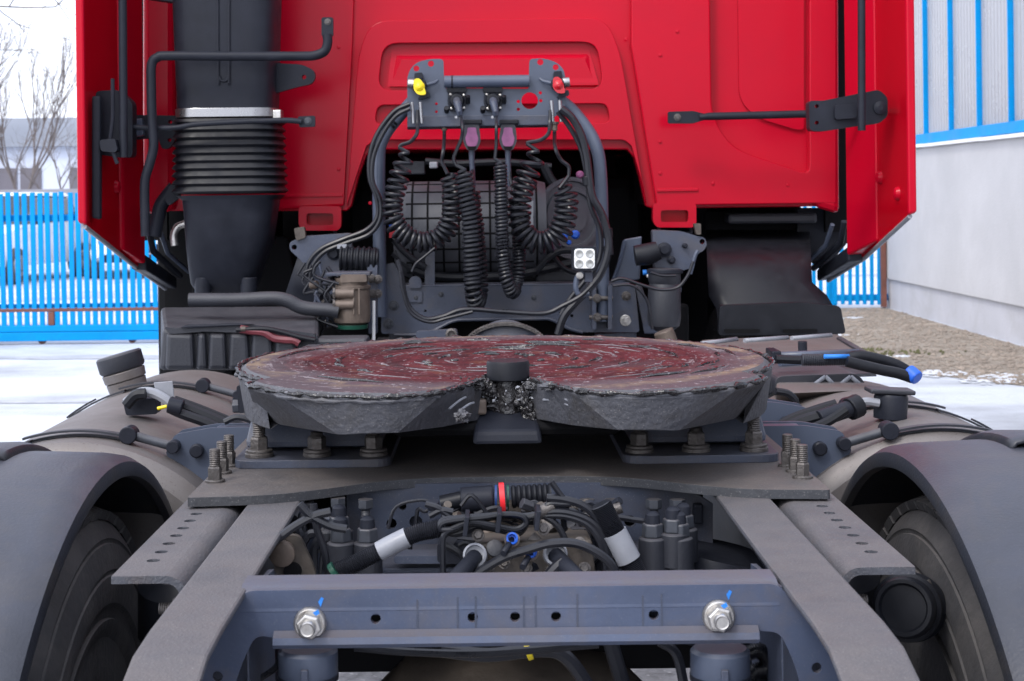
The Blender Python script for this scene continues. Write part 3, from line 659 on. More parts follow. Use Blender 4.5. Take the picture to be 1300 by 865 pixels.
# ---------------------------------------------------------------- underbody behind the fifth wheel
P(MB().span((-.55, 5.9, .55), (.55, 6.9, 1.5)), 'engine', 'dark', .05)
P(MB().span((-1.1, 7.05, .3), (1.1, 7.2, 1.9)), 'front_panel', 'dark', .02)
for s in (-1, 1):
    P(MB().span((s*.93, 5.55, .75), (s*(1.08 if s > 0 else 1.2), 6.95, 1.45)), 'cab_step', 'dark', .03)
    ow = MB().lathe([(-.16,.30),(-.16,.47),(-.13,.505),(.13,.505),(.16,.47),(.16,.30)], (s*1.02, 6.15, .505), (1,0,0), 40)
    ow = P(ow, 'front_wheel', 'tyre'); P(MB().lathe([(0,.3),(.03,.28),(.05,.12),(.12,.1),(.12,0.0)], (s*1.17, 6.15, .505), (s,0,0), 28), 'rim', 'zinc', 0, ow)
    # frame rails (full length)
    tp = [(5.8,.988),(3.4,.988),(1.62,.988),(1.54,.984),(1.44,.957),(1.28,.90),(1.0,.79)]
    rl = MB(); a, b = s*.303, s*.378
    def strip(mb, pts, x0, x1, th):
        A = [Vector((x0, y, z)) for y, z in pts]; B = [Vector((x1, y, z)) for y, z in pts]; d = Vector((0,0,-th)); n = len(pts)
        mb.add(A + B + [p + d for p in A] + [p + d for p in B], [(i, i+1, n+i+1, n+i) for i in range(n-1)] + [(2*n+i, 3*n+i, 3*n+i+1, 2*n+i+1) for i in range(n-1)] + [(i, 2*n+i, 2*n+i+1, i+1) for i in range(n-1)] + [(n+i, n+i+1, 3*n+i+1, 3*n+i) for i in range(n-1)] + [(0, n, 3*n, 2*n), (n-1, 3*n-1, 4*n-1, 2*n-1)])
    strip(rl, tp, a, b, .009)
    fr = P(rl, 'frame_rail', 'rail', .0035)
    wb = MB(); A = [Vector((s*.3775, y, z - .0095)) for y, z in tp]; B = [Vector((s*.3775, y, .988 - .27)) for y, z in tp[:-1]] + [Vector((s*.3775, 1.0, .72))]
    n = len(A); off = Vector((-s*.008, 0, 0)); wb.add(A + B + [p + off for p in A] + [p + off for p in B], [(i, i+1, n+i+1, n+i) for i in range(n-1)] + [(2*n+i, 3*n+i, 3*n+i+1, 2*n+i+1) for i in range(n-1)] + [(i, 2*n+i, 2*n+i+1, i+1) for i in range(n-1)] + [(n-1, 2*n-1, 4*n-1, 3*n-1)])
    P(wb, 'rail_web', 'steel', 0, fr)
    P(MB().span((s*.303, 1.3, .71), (s*.377, 5.8, .717)), 'lower_flange', 'steel', .003, fr)
    # bolts on the inner web
    for yy, zz in ((2.02,.93),(2.02,.86),(1.9,.80),(2.25,.93)): bolt(fr, (s*.3685, yy, zz), (-s,0,0), .010, .012, 'dirtbolt', stud=.012)
    # mounting angle outside the rail
    z0 = .984
    ol = [Vector((s*.412, 1.865, z0)), Vector((s*.476, 1.865, z0)), Vector((s*.476, 3.15, z0)), Vector((s*.412, 3.15, z0))]
    hl = [circle((s*.443, 1.945 + .0475*i, z0), .0085, 10, 'z') for i in range(16)]
    an = P(MB().prism(ol, (0,0,-.009), hl), 'mounting_angle', 'rail')
    # rounded bend + vertical web
    bd = MB(); prof = []
    for k in range(7):
        t = R(90)*k/6; prof.append((.412 - .026*math.sin(t), z0 - .026 + .026*math.cos(t)))
    inn = [(x + .0078*(.412 - x)/.026*1.0, z) for x, z in prof]
    inn = []
    for k in range(7):
        t = R(90)*k/6; inn.append((.412 - .017*math.sin(t), z0 - .026 + .017*math.cos(t)))
    prof.append((.386, z0 - .17)); inn.append((.395, z0 - .17)); loop = prof + inn[::-1]
    A = [Vector((s*x, 1.865, z)) for x, z in loop]; B = [Vector((s*x, 3.15, z)) for x, z in loop]; m_ = len(prof)
    bd.loft(A, B, True, True)
    bd.add(A, [(i, i+1, 2*m_-2-i, 2*m_-1-i) for i in range(m_-1)])
    P(bd, 'angle_web', 'rail', 0, an)
    bolt(an, (s*.395, 1.905, .935), (s,0,0), .013, .014, 'dirtbolt', stud=.016)
    bolt(an, (s*.395, 1.905, .865), (s,0,0), .013, .014, 'dirtbolt', stud=.016)

# ---------------------------------------------------------------- rear crossmember
BYF = 1.772
def BC(l): return [W(x, y, BYF) for x, y in l]
zt = W(650, 728, 1.83).z
outl = rrect(BC([(312,750),(985,741),(1052,800),(1120,960),(1040,960),(1008,840),(990,803),(965,801),(352,811),(325,806),(308,840),(262,980),(175,980),(262,806)]), [.01,.01,.05,0,0,.06,.03,0,0,.02,.05,0,0,.05])
hs_ = [circle(W(x,y,BYF), .0058, 12) for x, y in ((477,786),(600,784),(654,783.5),(706,783),(830,781),(276,859),(1037,848))]
bm_ = P(MB().prism(outl, (0,.009,0), hs_), 'rear_crossmember', 'beam', .003)
tf = MB(); pr = [(1.835, zt),(1.797, zt),(1.788, zt-.0015),(1.780, zt-.005),(1.7748, zt-.011),(1.7725, zt-.018),(1.7716, zt-.026)]
x0, x1 = W(314,735,1.83).x, W(978,727,1.83).x
lip = [(BYF-.001, W(650,797,BYF).z),(BYF-.006, W(650,801,BYF).z),(BYF-.011, W(650,807,BYF-.011).z),(BYF-.013, W(650,816,BYF-.013).z)]
def extr(mb, prof, xa, xb, th, sm=True):
    A = [Vector((xa, y, z)) for y, z in prof]; B = [Vector((xb, y, z)) for y, z in prof]; mb.loft(A, B, sm)
    A2 = [p + Vector((0, th[0], th[1])) for p in A]; B2 = [p + Vector((0, th[0], th[1])) for p in B]; mb.loft(B2, A2, sm)
    n = len(prof)
    for I, J in ((A, A2), (B, B2)): mb.add(I + J, [(i, i+1, n+i+1, n+i) for i in range(n-1)])
    mb.add([A[0], B[0], B2[0], A2[0]], [(0,1,2,3)]); mb.add([A[-1], B[-1], B2[-1], A2[-1]], [(0,1,2,3)])
    return mb
P(extr(MB(), pr, x0, x1, (.004, -.006)), 'top_flange', 'beam', 0, bm_)
P(extr(MB(), lip, W(348,812,BYF).x, W(962,803,BYF).x, (.004, -.005)), 'lower_lip', 'beam', 0, bm_)
for s in (-1, 1):
    P(MB().hexa([(s*.30,1.775,.72),(s*.302,1.775,.72),(s*.302,1.775,.985),(s*.30,1.775,.985)], [(s*.295,1.95,.74),(s*.302,1.95,.74),(s*.302,1.95,.97),(s*.295,1.95,.97)]), 'side_cheek', 'steel', 0, bm_)
for x, y in ((530,783),(581,780),(604,779),(665,779),(680,778),(733,776),(816,778),(840,776)):
    c_ = [W(x-1.4,y-22,BYF), W(x+1.0,y-22,BYF), W(x+1.6,y+20,BYF), W(x-1.2,y+20,BYF)]
    P(MB().prism([p - Y_*.0006 for p in c_], Y_*.001), 'paint_seam', 'steel', 0, bm_)
for x, y in ((394,791),(912,782)):
    p = W(x, y, BYF - .001); nb = P(MB().lathe([(0,.0185),(.004,.0185),(.007,.0165)], p, BK, 28), 'flange_nut', 'zinc', .0004, bm_)
    MBn = MB().tube([p + BK*.006, p + BK*.018, p + BK*.020], [.0148,.0148,.0128], 6, True, False); P(MBn, 'nut', 'zinc', .001, bm_)
    P(MB().lathe([(.018,.0088),(.0185,.0088),(.028,.0088),(.030,.0075),(.0295,.006)], p, BK, 20), 'bolt_end', 'zinc', 0, bm_)
    P(MB().prism([q - Y_*.0007 for q in BC([(x+10,y-27),(x+14,y-33),(x+17,y-31),(x+13,y-20)])], Y_*.0005), 'paint_mark', 'bluemark', 0, bm_)
    P(MB().prism([q for q in PX([(x+3,y-13),(x+10,y-17),(x+12,y-12),(x+7,y-9)], BYF-.0195)], BK*.0006), 'paint_mark', 'bluemark', 0, bm_)
for x in (391, 914):   # shock absorbers hanging behind the lip
    t_ = W(x, 822, 1.80); sa = P(MB().lathe([(0,.030),(.004,.034),(.030,.034),(.034,.0315),(.5,.0315)], t_, (0,0,-1), 32), 'shock_absorber', 'steel2')
    P(MB().lathe([(.0,.0349),(.006,.0349)], t_ + Vector((0,0,-.030)), (0,0,-1), 32), 'shock_band', 'plastic', 0, sa)
    P(MB().box(t_ + Vector((0,-.036,-.022)), (.008,.006,.014)), 'shock_tab', 'steel', .001, sa)
# axle and things under the beam
P(MB().lathe([(-.30,.10),(-.22,.15),(-.16,.21),(0,.235),(.16,.21),(.22,.15),(.30,.10)], (0,2.40,.515), X_, 40), 'axle_housing', 'alu', 0)
P(MB().cyl((-.9,2.40,.505), (.9,2.40,.505), .085, 24), 'axle_tube', 'dark', 0)
P(MB().lathe([(0,.15),(.05,.17),(.10,.12),(.12,0)], (0,2.2,.52), BK, 32), 'axle_cover', 'alu', 0)
H('corrugated_hose', [(560,826),(620,832),(680,826),(715,832),(745,870),(770,920)], 1.95, .009)
H('cable', [(450,822),(520,828),(600,830),(670,826),(760,818)], 1.9, .005)
H('cable', [(775,815),(785,850),(800,900)], 2.0, .010, 'rubber')
H('cable', [(838,815),(858,830),(868,870),(872,910)], 1.9, .006)
H('cable', [(325,865),(350,848),(358,830),(372,800)], 1.85, .004)
MBc = MB()
_pth = resample(cr(PX([(950,830),(962,826),(973,834),(974,848),(960,852),(955,860),(972,870)], 1.86), 8), 200)
P(MBc.tube(_pth, [.010 if i % 4 < 2 else .0078 for i in range(200)], 10), 'corrugated_hose', 'hose')
P(MB().cyl(W(668,828,1.93), W(674,826,1.93), .011, 14), 'yellow_clip', 'yellow')

# ---------------------------------------------------------------- mounting plate, fifth wheel
mp = [(-.462,2.262),(-.345,2.272),(-.27,2.315),(-.20,2.37),(-.12,2.398),(0,2.40),(.12,2.398),(.20,2.37),(.27,2.315),(.345,2.272),(.462,2.262),(.462,3.1),(-.462,3.1)]
mpl = P(MB().prism(rrect([Vector((x,y,.9875)) for x,y in mp], [.006,.05,.05,.08,.05,0,.05,.08,.05,.05,.006,.01,.01]), (0,0,.0135)), 'mounting_plate', 'plate', .003)
MZ = 1.001
for s, pts in ((-1, ((273,612),(282,601),(291,592))), (1, ((1000,592),(1010,599),(1019,607)))):
    for x, y in pts: bolt(mpl, WZ(x, y, MZ), Z_, .0105, .020, 'dirtbolt', stud=.026, studr=.0085)
FW = Vector((0, 2.70, 0)); FZ = 1.15; FR = .452
def tz(p): q = WZ(p[0], p[1], FZ); return q
half = [((612,480),(606,534,1.085)), ((590,486),(560,543,1.088)), ((558,495),(505,550,1.093)), ((520,499),(487,552,1.092)), ((470,500.5),(467,553,1.092)), ((400,498.5),(447,553,1.091)), ((352,493.5),(430,552.5,1.089)), ((326,488.5),(356,540,1.078)), ((314,485),(326,526,1.070))]
mid_ = resample(cr([Vector((*t, 0)) for t, _ in half[2:7]], 6), 13); half = half[:2] + [((p.x, p.y), (505 - 75*i/12, 550 + 2.5*i/12, 1.093 - .004*i/12)) for i, p in enumerate(mid_)] + half[7:]
TopL = [tz(a) for a, _ in half]; BotL = [WZ(b_[0], b_[1], b_[2]) for _, b_ in half]
def ang(p): return math.atan2(p.y - FW.y, p.x - FW.x)
a0 = ang(TopL[-1]); a0 = a0 if a0 > 0 else a0 + 2*math.pi    # ~ 200 deg
N = 56; aL = a0 - R(4); aR = math.pi - aL
aR = R(180) - aL                                              # mirrored
circT = []; circB = []
for i in range(N+1):
    t = aL + (aR - aL)*i/N
    circT.append(FW + Vector((FR*math.cos(t), FR*math.sin(t), FZ))); circB.append(FW + Vector((FR*.975*math.cos(t), FR*.975*math.sin(t), 1.068)))
mir = lambda l: [Vector((-p.x, p.y, p.z)) for p in reversed(l)]
seatT = [Vector((.036*math.cos(t), 2.452 + .040*math.sin(t), FZ)) for t in [R(190 - 200*i/10) for i in range(11)]]
seatT = [Vector((p.x + 0.0, p.y, p.z)) for p in seatT]
seatB = [Vector((p.x*1.02, p.y, 1.085)) for p in seatT]
OT = TopL + circT + mir(TopL) + seatT[::-1]; OB = BotL + circB + mir(BotL) + seatB[::-1]
fw = empty('fifth_wheel', FW, parent=truck); fw.matrix_parent_inverse = TI
# rename semantics: the casting carries the name; its pieces are sub-parts
FI = Matrix.Translation(-FW)
def F(mb, name, m, bevel=0, **kw):
    fix = kw.pop('fix', True); o = mb.build(name, m, fw, bevel, fix=fix, **kw); o.matrix_parent_inverse = FI; return o
rim = []
cen = FW + Vector((0,0,FZ))
n = len(OT)
# top face just inside a worn bevel
inT = [];
for i, p in enumerate(OT):
    d = (cen - p); d.z = 0; k = .014 if i < len(TopL) + N + 1 + len(TopL) else .0
    inT.append(p + d.normalized()*k + Vector((0,0,.0)))
lowT = [p + Vector((0,0,-.010)) for p in OT]
skirt = MB(); skirt.loft(lowT, OB, True, True); skirt.loft(inT, lowT, False, True)
# underside ring
inB = [cen + (p - cen)*.82 for p in OB]; inB = [Vector((q.x, q.y, 1.11)) for q in inB]
skirt.loft(OB, inB, False, True)
F(skirt, 'casting', 'cast', .002, sharp=.42)
# greased top surface with slight relief, built as polar grid clipped by outline
tri = tessellate_polygon([inT])
tp_ = MB(); tp_.add([p - FW for p in inT], [tuple(t) for t in tri])
gp = tp_.build('greased_top', 'grease', fw); gp.location = (0,0,0)
# rough bead of grease round the edge
def bead(pts, r0, seed, name, m, sub=7, dz=-.004):
    L = resample(cr(pts, 6), len(pts)*sub); rr = [max(.0012, r0*(.75 + 1.1*noise.noise(Vector((i*.31, seed, 0))) + .8*noise.noise(Vector((i*.9, seed, 3))))) for i in range(len(L))]
    L = [p + Vector((.004*noise.noise(Vector((i*.5, seed, 9))), .004*noise.noise(Vector((i*.5, seed, 19))), dz + .003*noise.noise(Vector((i*.4, seed, 29))))) for i, p in enumerate(L)]
    return F(MB().tube(L, rr, 7), name, m, fix=False, kind='stuff')
bead(TopL[2::2] + circT[::2] + mir(TopL)[:-2:2], .0042, 1, 'grease_bead', 'grease_dark')
bead(TopL[2::3] + circT[:14:2], .0035, 4, 'grease_bead', 'cast', dz=-.011)
bead(TopL[:4][::-1], .0045, 2, 'grease_bead', 'grease_dark'); bead(mir(TopL)[-4:], .0045, 3, 'grease_bead', 'grease_dark')
rnd = random.Random(12); gs = MB()
for i in range(48):
    rr_ = rnd.uniform(.06, .43); a_ = rnd.uniform(0, 6.283); da = rnd.uniform(.05, .35)/max(.5, rr_*3); pts_ = []
    for k in range(9):
        q = a_ + da*k/8; rk = rr_ + .006*noise.noise(Vector((i*3.1, k*.5, 0))); pts_.append(FW + Vector((rk*math.cos(q)*1.0, rk*math.sin(q), FZ + .0004)))
    if any(p.y < 2.50 and abs(p.x) < .12 for p in pts_) or any(p.y < 2.30 for p in pts_): continue
    gs.tube(pts_, [.0004 + rnd.uniform(.4, 1)*.0016*math.sin(math.pi*(k+.3)/8.6) for k in range(9)], 6)
M['pale_grease'] = mat('pale_grease_streak', (.15,.12,.13), .45, 0, .5, 60)
F(gs, 'grease_streaks', 'pale_grease', fix=False, kind='stuff')
gs = MB()
for i in range(60):
    rr_ = rnd.uniform(.04, .40); a_ = rnd.uniform(0, 6.283); da = rnd.uniform(.1, .5); pts_ = []
    for k in range(9):
        q = a_ + da*k/8; rk = rr_ + .01*noise.noise(Vector((i*3.1, k*.4, 5))); pts_.append(FW + Vector((rk*math.cos(q), rk*math.sin(q), FZ + .0002)))
    if any(p.y < 2.50 and abs(p.x) < .12 for p in pts_) or any(p.y < 2.30 for p in pts_): continue
    gs.tube(pts_, [.0005 + .0035*math.sin(math.pi*(k+.3)/8.6) for k in range(9)], 6)
F(gs, 'grease_streaks', 'grease_dark', fix=False, kind='stuff')
# lock plug and grease lumps in the throat
lp = F(MB().lathe([(0,.030),(.002,.033),(.026,.0335),(.030,.032),(.031,.026),(.030,.0)], (.003,2.447,1.143), Z_, 36), 'lock_plug', 'rubber')
F(MB().lathe([(0,.022),(.05,.022)], (.003,2.447,1.093), Z_, 24), 'plug_stem', 'grease_dark')
def lumps(n_, cx, cy, cz, sx, sy, sz, r0, r1, seed, name, m):
    rnd = random.Random(seed); lb = MB()
    for i in range(n_):
        c = Vector((rnd.gauss(cx, sx), rnd.gauss(cy, sy), rnd.gauss(cz, sz))); r = rnd.uniform(r0, r1); q = Matrix.Rotation(rnd.uniform(0,6.3), 3, Vector((rnd.gauss(0,1), rnd.gauss(0,1), rnd.gauss(0,1))).normalized())
        sc = (rnd.uniform(.5,1.7), rnd.uniform(.5,1.3), rnd.uniform(.4,1.2))
        lb.add([c + q @ Vector((p[0]*r*sc[0], p[1]*r*sc[1], p[2]*r*sc[2])) for p in ico], icf, True)
    return F(lb, name, m, fix=False, kind='stuff')
M['grease_wet'] = mat('wet_grease', (.030,.029,.032), .22, .1, .5, 60, bump=.8, bscale=120, spec=.9)
def glob(c, rx, ry, rz, seed, name, m):
    bm = bmesh.new(); bmesh.ops.create_icosphere(bm, subdivisions=4, radius=1); gb = MB()
    for v in bm.verts:
        p = v.co.copy(); k = 1 + .55*noise.noise(p*1.6 + Vector((seed, 0, 0))) + .35*noise.noise(p*4 + Vector((0, seed, 0))) + .28*abs(noise.noise(p*9 + Vector((0, 0, seed))))
        v.co = Vector((p.x*rx, p.y*ry, p.z*rz))*k + Vector(c)
    gb.add([v.co for v in bm.verts], [[v.index for v in f.verts] for f in bm.faces], True); bm.free(); return F(gb, name, m, fix=False, kind='stuff')
for i, (c, sz, m) in enumerate((((0,2.455,1.10),(.040,.022,.020),'grease_dark'), ((.030,2.43,1.118),(.014,.016,.018),'grease_wet'), ((-.032,2.438,1.13),(.012,.014,.016),'grease_dark'), ((.045,2.415,1.138),(.016,.014,.010),'grease_wet'), ((-.055,2.40,1.140),(.016,.014,.008),'grease_dark'), ((.0,2.44,1.122),(.026,.010,.006),'grease_wet'), ((.035,2.42,1.095),(.012,.012,.014),'grease_dark'), ((.075,2.36,1.142),(.022,.012,.007),'cast'), ((-.066,2.275,1.112),(.010,.012,.008),'cast'))): glob(c, *sz, i*3.7, 'grease_lump', m)
lumps(30, .036, 2.418, 1.128, .016, .010, .012, .001, .0035, 5, 'grease_flecks', 'label')
lumps(22, -.010, 2.424, 1.118, .018, .008, .008, .001, .003, 6, 'grease_flecks', 'label')
lumps(40, -.06, 2.385, 1.146, .02, .014, .004, .001, .003, 8, 'grease_flecks', 'grease_dark')
for (a_, b_) in (((-.085,2.31,1.118),(-.062,2.36,1.128)),((-.07,2.33,1.112),(-.05,2.37,1.118)),((.062,2.375,1.128),(.088,2.31,1.128)),((.055,2.38,1.12),(.09,2.315,1.12))): F(MB().tube(cr([a_, [(p+q)/2 + .003 for p, q in zip(a_, b_)], b_], 5), .0018, 6), 'grease_smear', 'label')
# lock housing under the throat
F(MB().hexa([(-.054,2.37,1.054),(.054,2.37,1.054),(.050,2.375,1.074),(-.050,2.375,1.074)], [(-.045,2.46,1.068),(.045,2.46,1.068),(.045,2.46,1.104),(-.045,2.46,1.104)]), 'lock_housing', 'plastic', .006)
F(MB().hexa([(-.17,2.40,1.062),(.17,2.40,1.062),(.17,2.40,1.085),(-.17,2.40,1.085)], [(-.3,3.0,1.03),(.3,3.0,1.03),(.3,3.0,1.10),(-.3,3.0,1.10)]), 'lock_body', 'dark', .01)
F(MB().box((-.040,2.425,1.105), (.018,.02,.024)), 'lock_jaw', 'brown', .004); 
# pedestals
for s in (-1, 1):
    pdm = MB(); 
    pdm.hexa([(s*.20,2.575,MZ+.018),(s*.43,2.575,MZ+.018),(s*.415,2.60,1.09),(s*.24,2.60,1.09)], [(s*.20,2.86,MZ+.018),(s*.43,2.86,MZ+.018),(s*.415,2.80,1.09),(s*.24,2.80,1.09)])
    F(pdm, 'pedestal', 'steel', .012)
    F(MB().prism(rrect([Vector((s*x,y,MZ)) for x,y in ((.185,2.495),(.435,2.495),(.435,2.92),(.185,2.92))], .03), (0,0,.013)), 'pedestal_base', 'steel', .005)
    xx = [(-.398,2.535),(-.305,2.535),(-.214,2.535),(-.398,2.87),(-.214,2.87)] if s < 0 else [(.398,2.535),(.305,2.535),(.214,2.535),(.398,2.87),(.214,2.87)]
    for i, (x, y) in enumerate(xx):
        o = bolt(fw, (x, y, MZ + .021), Z_, .0150, .020, 'dirtbolt', stud=.024 if i in (0, 3) else .007, studr=.0105); o.matrix_parent_inverse = FI
        o = F(MB().lathe([(0,.023),(.005,.023),(.008,.020)], (x, y, MZ + .0135), Z_, 22), 'washer', 'dirtbolt')
F(MB().prism(rrect([W(x,y,2.62) for x,y in ((300,490),(314,492),(315,524),(303,525))], .004), (0,.05,0)), 'pivot_bracket', 'plastic', .003)
F(MB().cyl(W(296,516,2.63), W(304,516,2.63), .012, 6), 'pivot_bolt', 'blkbolt', .001)
F(MB().prism([W(x,y,2.62) for x,y in ((962,480),(978,470),(981,500),(968,508))], (0,.06,0)), 'pivot_bracket', 'plastic_d', .003)

# ---------------------------------------------------------------- fuel tanks with straps
def tank(s, y0, y1, cx, cz, r):
    t = MB(); prof = [(0, r-.03),(.006, r-.012),(.02, r),(y1-y0-.02, r),(y1-y0-.006, r-.012),(y1-y0, r-.03)]
    t.lathe(prof, (s*cx, y0, cz), Y_, 72)
    return P(t, 'fuel_tank', 'tank')
def strapping(tk, s, cx, cz, r, y, a0, a1, name='strap', wdt=.022, th=.004, lift=.002):
    mb = MB(); n = 26; I = []; O = []
    for dy in (-wdt/2, wdt/2):
        I.append([Vector((s*(cx + (r+lift)*math.cos(R(a))), y + dy, cz + (r+lift)*math.sin(R(a)))) for a in [a0 + (a1-a0)*i/n for i in range(n+1)]])
        O.append([Vector((s*(cx + (r+lift+th)*math.cos(R(a))), y + dy, cz + (r+lift+th)*math.sin(R(a)))) for a in [a0 + (a1-a0)*i/n for i in range(n+1)]])
    mb.loft(O[0], O[1]); mb.loft(I[1], I[0]); mb.loft(I[0], O[0]); mb.loft(O[1], I[1])
    for k in (0, -1): mb.add([I[0][k], O[0][k], O[1][k], I[1][k]], [(0,1,2,3)])
    return P(mb, name, 'plastic_d', 0, tk)
TC, TCZ, TR = .775, .655, .345
tl = tank(-1, 2.78, 3.98, TC, TCZ, TR); tr_ = tank(1, 2.78, 3.62, TC, TCZ, TR)
def at(s, a, y, dr=0): return Vector((s*(TC - (TR+dr)*math.cos(R(a))), y, TCZ + (TR+dr)*math.sin(R(a))))
for s, tk, ys_ in ((-1, tl, (2.86, 3.60)), (1, tr_, (2.80, 3.12))):
    for y in ys_:
        strapping(tk, s, TC, TCZ, TR, y, -20, 76)       # outboard part reaching the buckle
        strapping(tk, s, TC, TCZ, TR, y + .004, 52, 64, 'strap_end', lift=.007)
        strapping(tk, s, TC, TCZ, TR, y, 74, 104, 'strap_end', wdt=.018, lift=.010)
        strapping(tk, s, TC, TCZ, TR, y + .012, 74, 106, 'strap_end', wdt=.014, lift=.001)
        p = at(s, 75, y, .016); P(MB().cyl(p + Y_*-.016, p + Y_*.016, .016, 18), 'strap_pin', 'plastic', .002, tk)
        q = at(s, 62, y, .024); P(MB().cyl(p, q, .0085, 12), 'strap_bolt', 'blkbolt', 0, tk)
        P(MB().cyl(q + Y_*-.012, q + Y_*.012, .012, 14), 'strap_pin', 'plastic', .002, tk)
        # bracket on the frame
        bz = at(s, 62, y, .024)
        pl = [Vector((s*.40, y + .012, .89)), Vector((s*.40, y + .012, 1.012)), Vector((s*.535, y + .012, 1.012)), Vector((bz.x, y + .012, bz.z + .020)), Vector((bz.x + s*.018, y + .012, bz.z - .016)), Vector((s*.53, y + .012, .89))]
        bk = P(MB().prism(rrect(pl, .008), (0,.008,0)), 'tank_bracket', 'steel2', .002)
        P(MB().prism([p_ + Y_*.05 for p_ in rrect(pl, .008)], (0,.008,0)), 'bracket_cheek', 'steel2', .002, bk)
        P(MB().span((s*.402, y + .021, .998), (s*.53, y + .061, 1.0095)), 'bracket_web', 'steel2', .002, bk)
        c = Vector((s*.560, y + .012, .972)); P(MB().lathe([(0,.011),(.004,.0125),(.014,.0125),(.016,.010),(.016,.0)], c, BK, 24), 'bracket_pin', 'plastic', 0, bk)
# left filler cap stack, connectors
fc = W(163, 494, 3.72); cp = MB()
ax = Vector((-.28, 0, 1)).normalized()
cap = P(MB().lathe([(0,.045),(.020,.047),(.022,.044)], fc, ax, 32), 'filler_neck', 'tank', 0, tl)
P(MB().lathe([(.023,.049),(.043,.051),(.045,.046)], fc, ax, 32), 'filler_neck', 'tank', .001, tl)
P(MB().lathe([(.046,.050),(.052,.054),(.082,.054),(.086,.050),(.086,0)], fc, ax, 32), 'filler_cap', 'plastic_d', 0, tl)
zc = 1.01
P(MB().prism(rrect([W(x,y,3.12) for x,y in ((155,506),(198,506),(200,526),(160,528))], .006), (0,.04,0)), 'plug_connector', 'plastic', .004)
P(MB().prism([W(x,y,3.11) for x,y in ((195,486),(219,484),(221,505),(199,507))], (0,.004,0)), 'cable_tag', 'label', .001)
H('cable', [(160,512),(175,500),(190,498),(205,504),(216,512)], 3.1, .010, 'label', n=8)
H('cable', [(160,515),(172,502),(185,500)], 3.08, .011, 'rubber')
H('cable', [(216,510),(235,517),(260,527),(285,538),(305,548)], 3.06, .011, 'rubber')
H('cable', [(214,518),(232,526),(260,536),(290,550)], 3.04, .010, 'rubber')
H('cable', [(222,506),(250,516),(285,530),(320,545)], 3.1, .006, 'rubber')
P(MB().cyl(W(214,514,3.04), W(232,518,3.04), .016, 14), 'cable_boot', 'plastic', .002)
P(MB().cyl(W(200,519,3.05), W(212,516,3.05), .0035, 10), 'yellow_clip', 'yellow')
H('cable', [(285,536),(300,530),(318,534),(326,542)], 2.9, .006)
# right filler etc
rc = W(1130, 531, 2.98); P(MB().lathe([(0,.031),(.040,.032),(.046,.029),(.046,0)], rc, (.06,0,1), 32), 'filler_cap', 'plastic', 0, tr_)
P(MB().box(rc + Vector((.0,0,.052)), (.085,.055,.009), Matrix.Rotation(R(3),3,'Y')), 'cap_lid', 'plastic_d', .003, tr_)
H('fuel_pipe', [(1116,512),(1100,510),(1088,513),(1075,517)], 2.96, .008, 'label')
H('fuel_hose', [(1068,522),(1045,528),(1020,535),(990,548)], 2.94, .013, 'rubber')
H('fuel_hose', [(1062,514),(1035,522),(1005,533),(985,545)], 3.0, .011, 'rubber')
H('fuel_hose', [(1075,520),(1050,536),(1020,548),(1000,556)], 2.9, .009, 'rubber')
P(MB().cyl(W(1040,532,2.93), W(1086,516,2.95), .016, 14), 'hose_boot', 'plastic', .002)
P(MB().cyl(W(1078,520,2.945), W(1091,514,2.955), .022, 14), 'hose_clamp', 'rubber', .002)

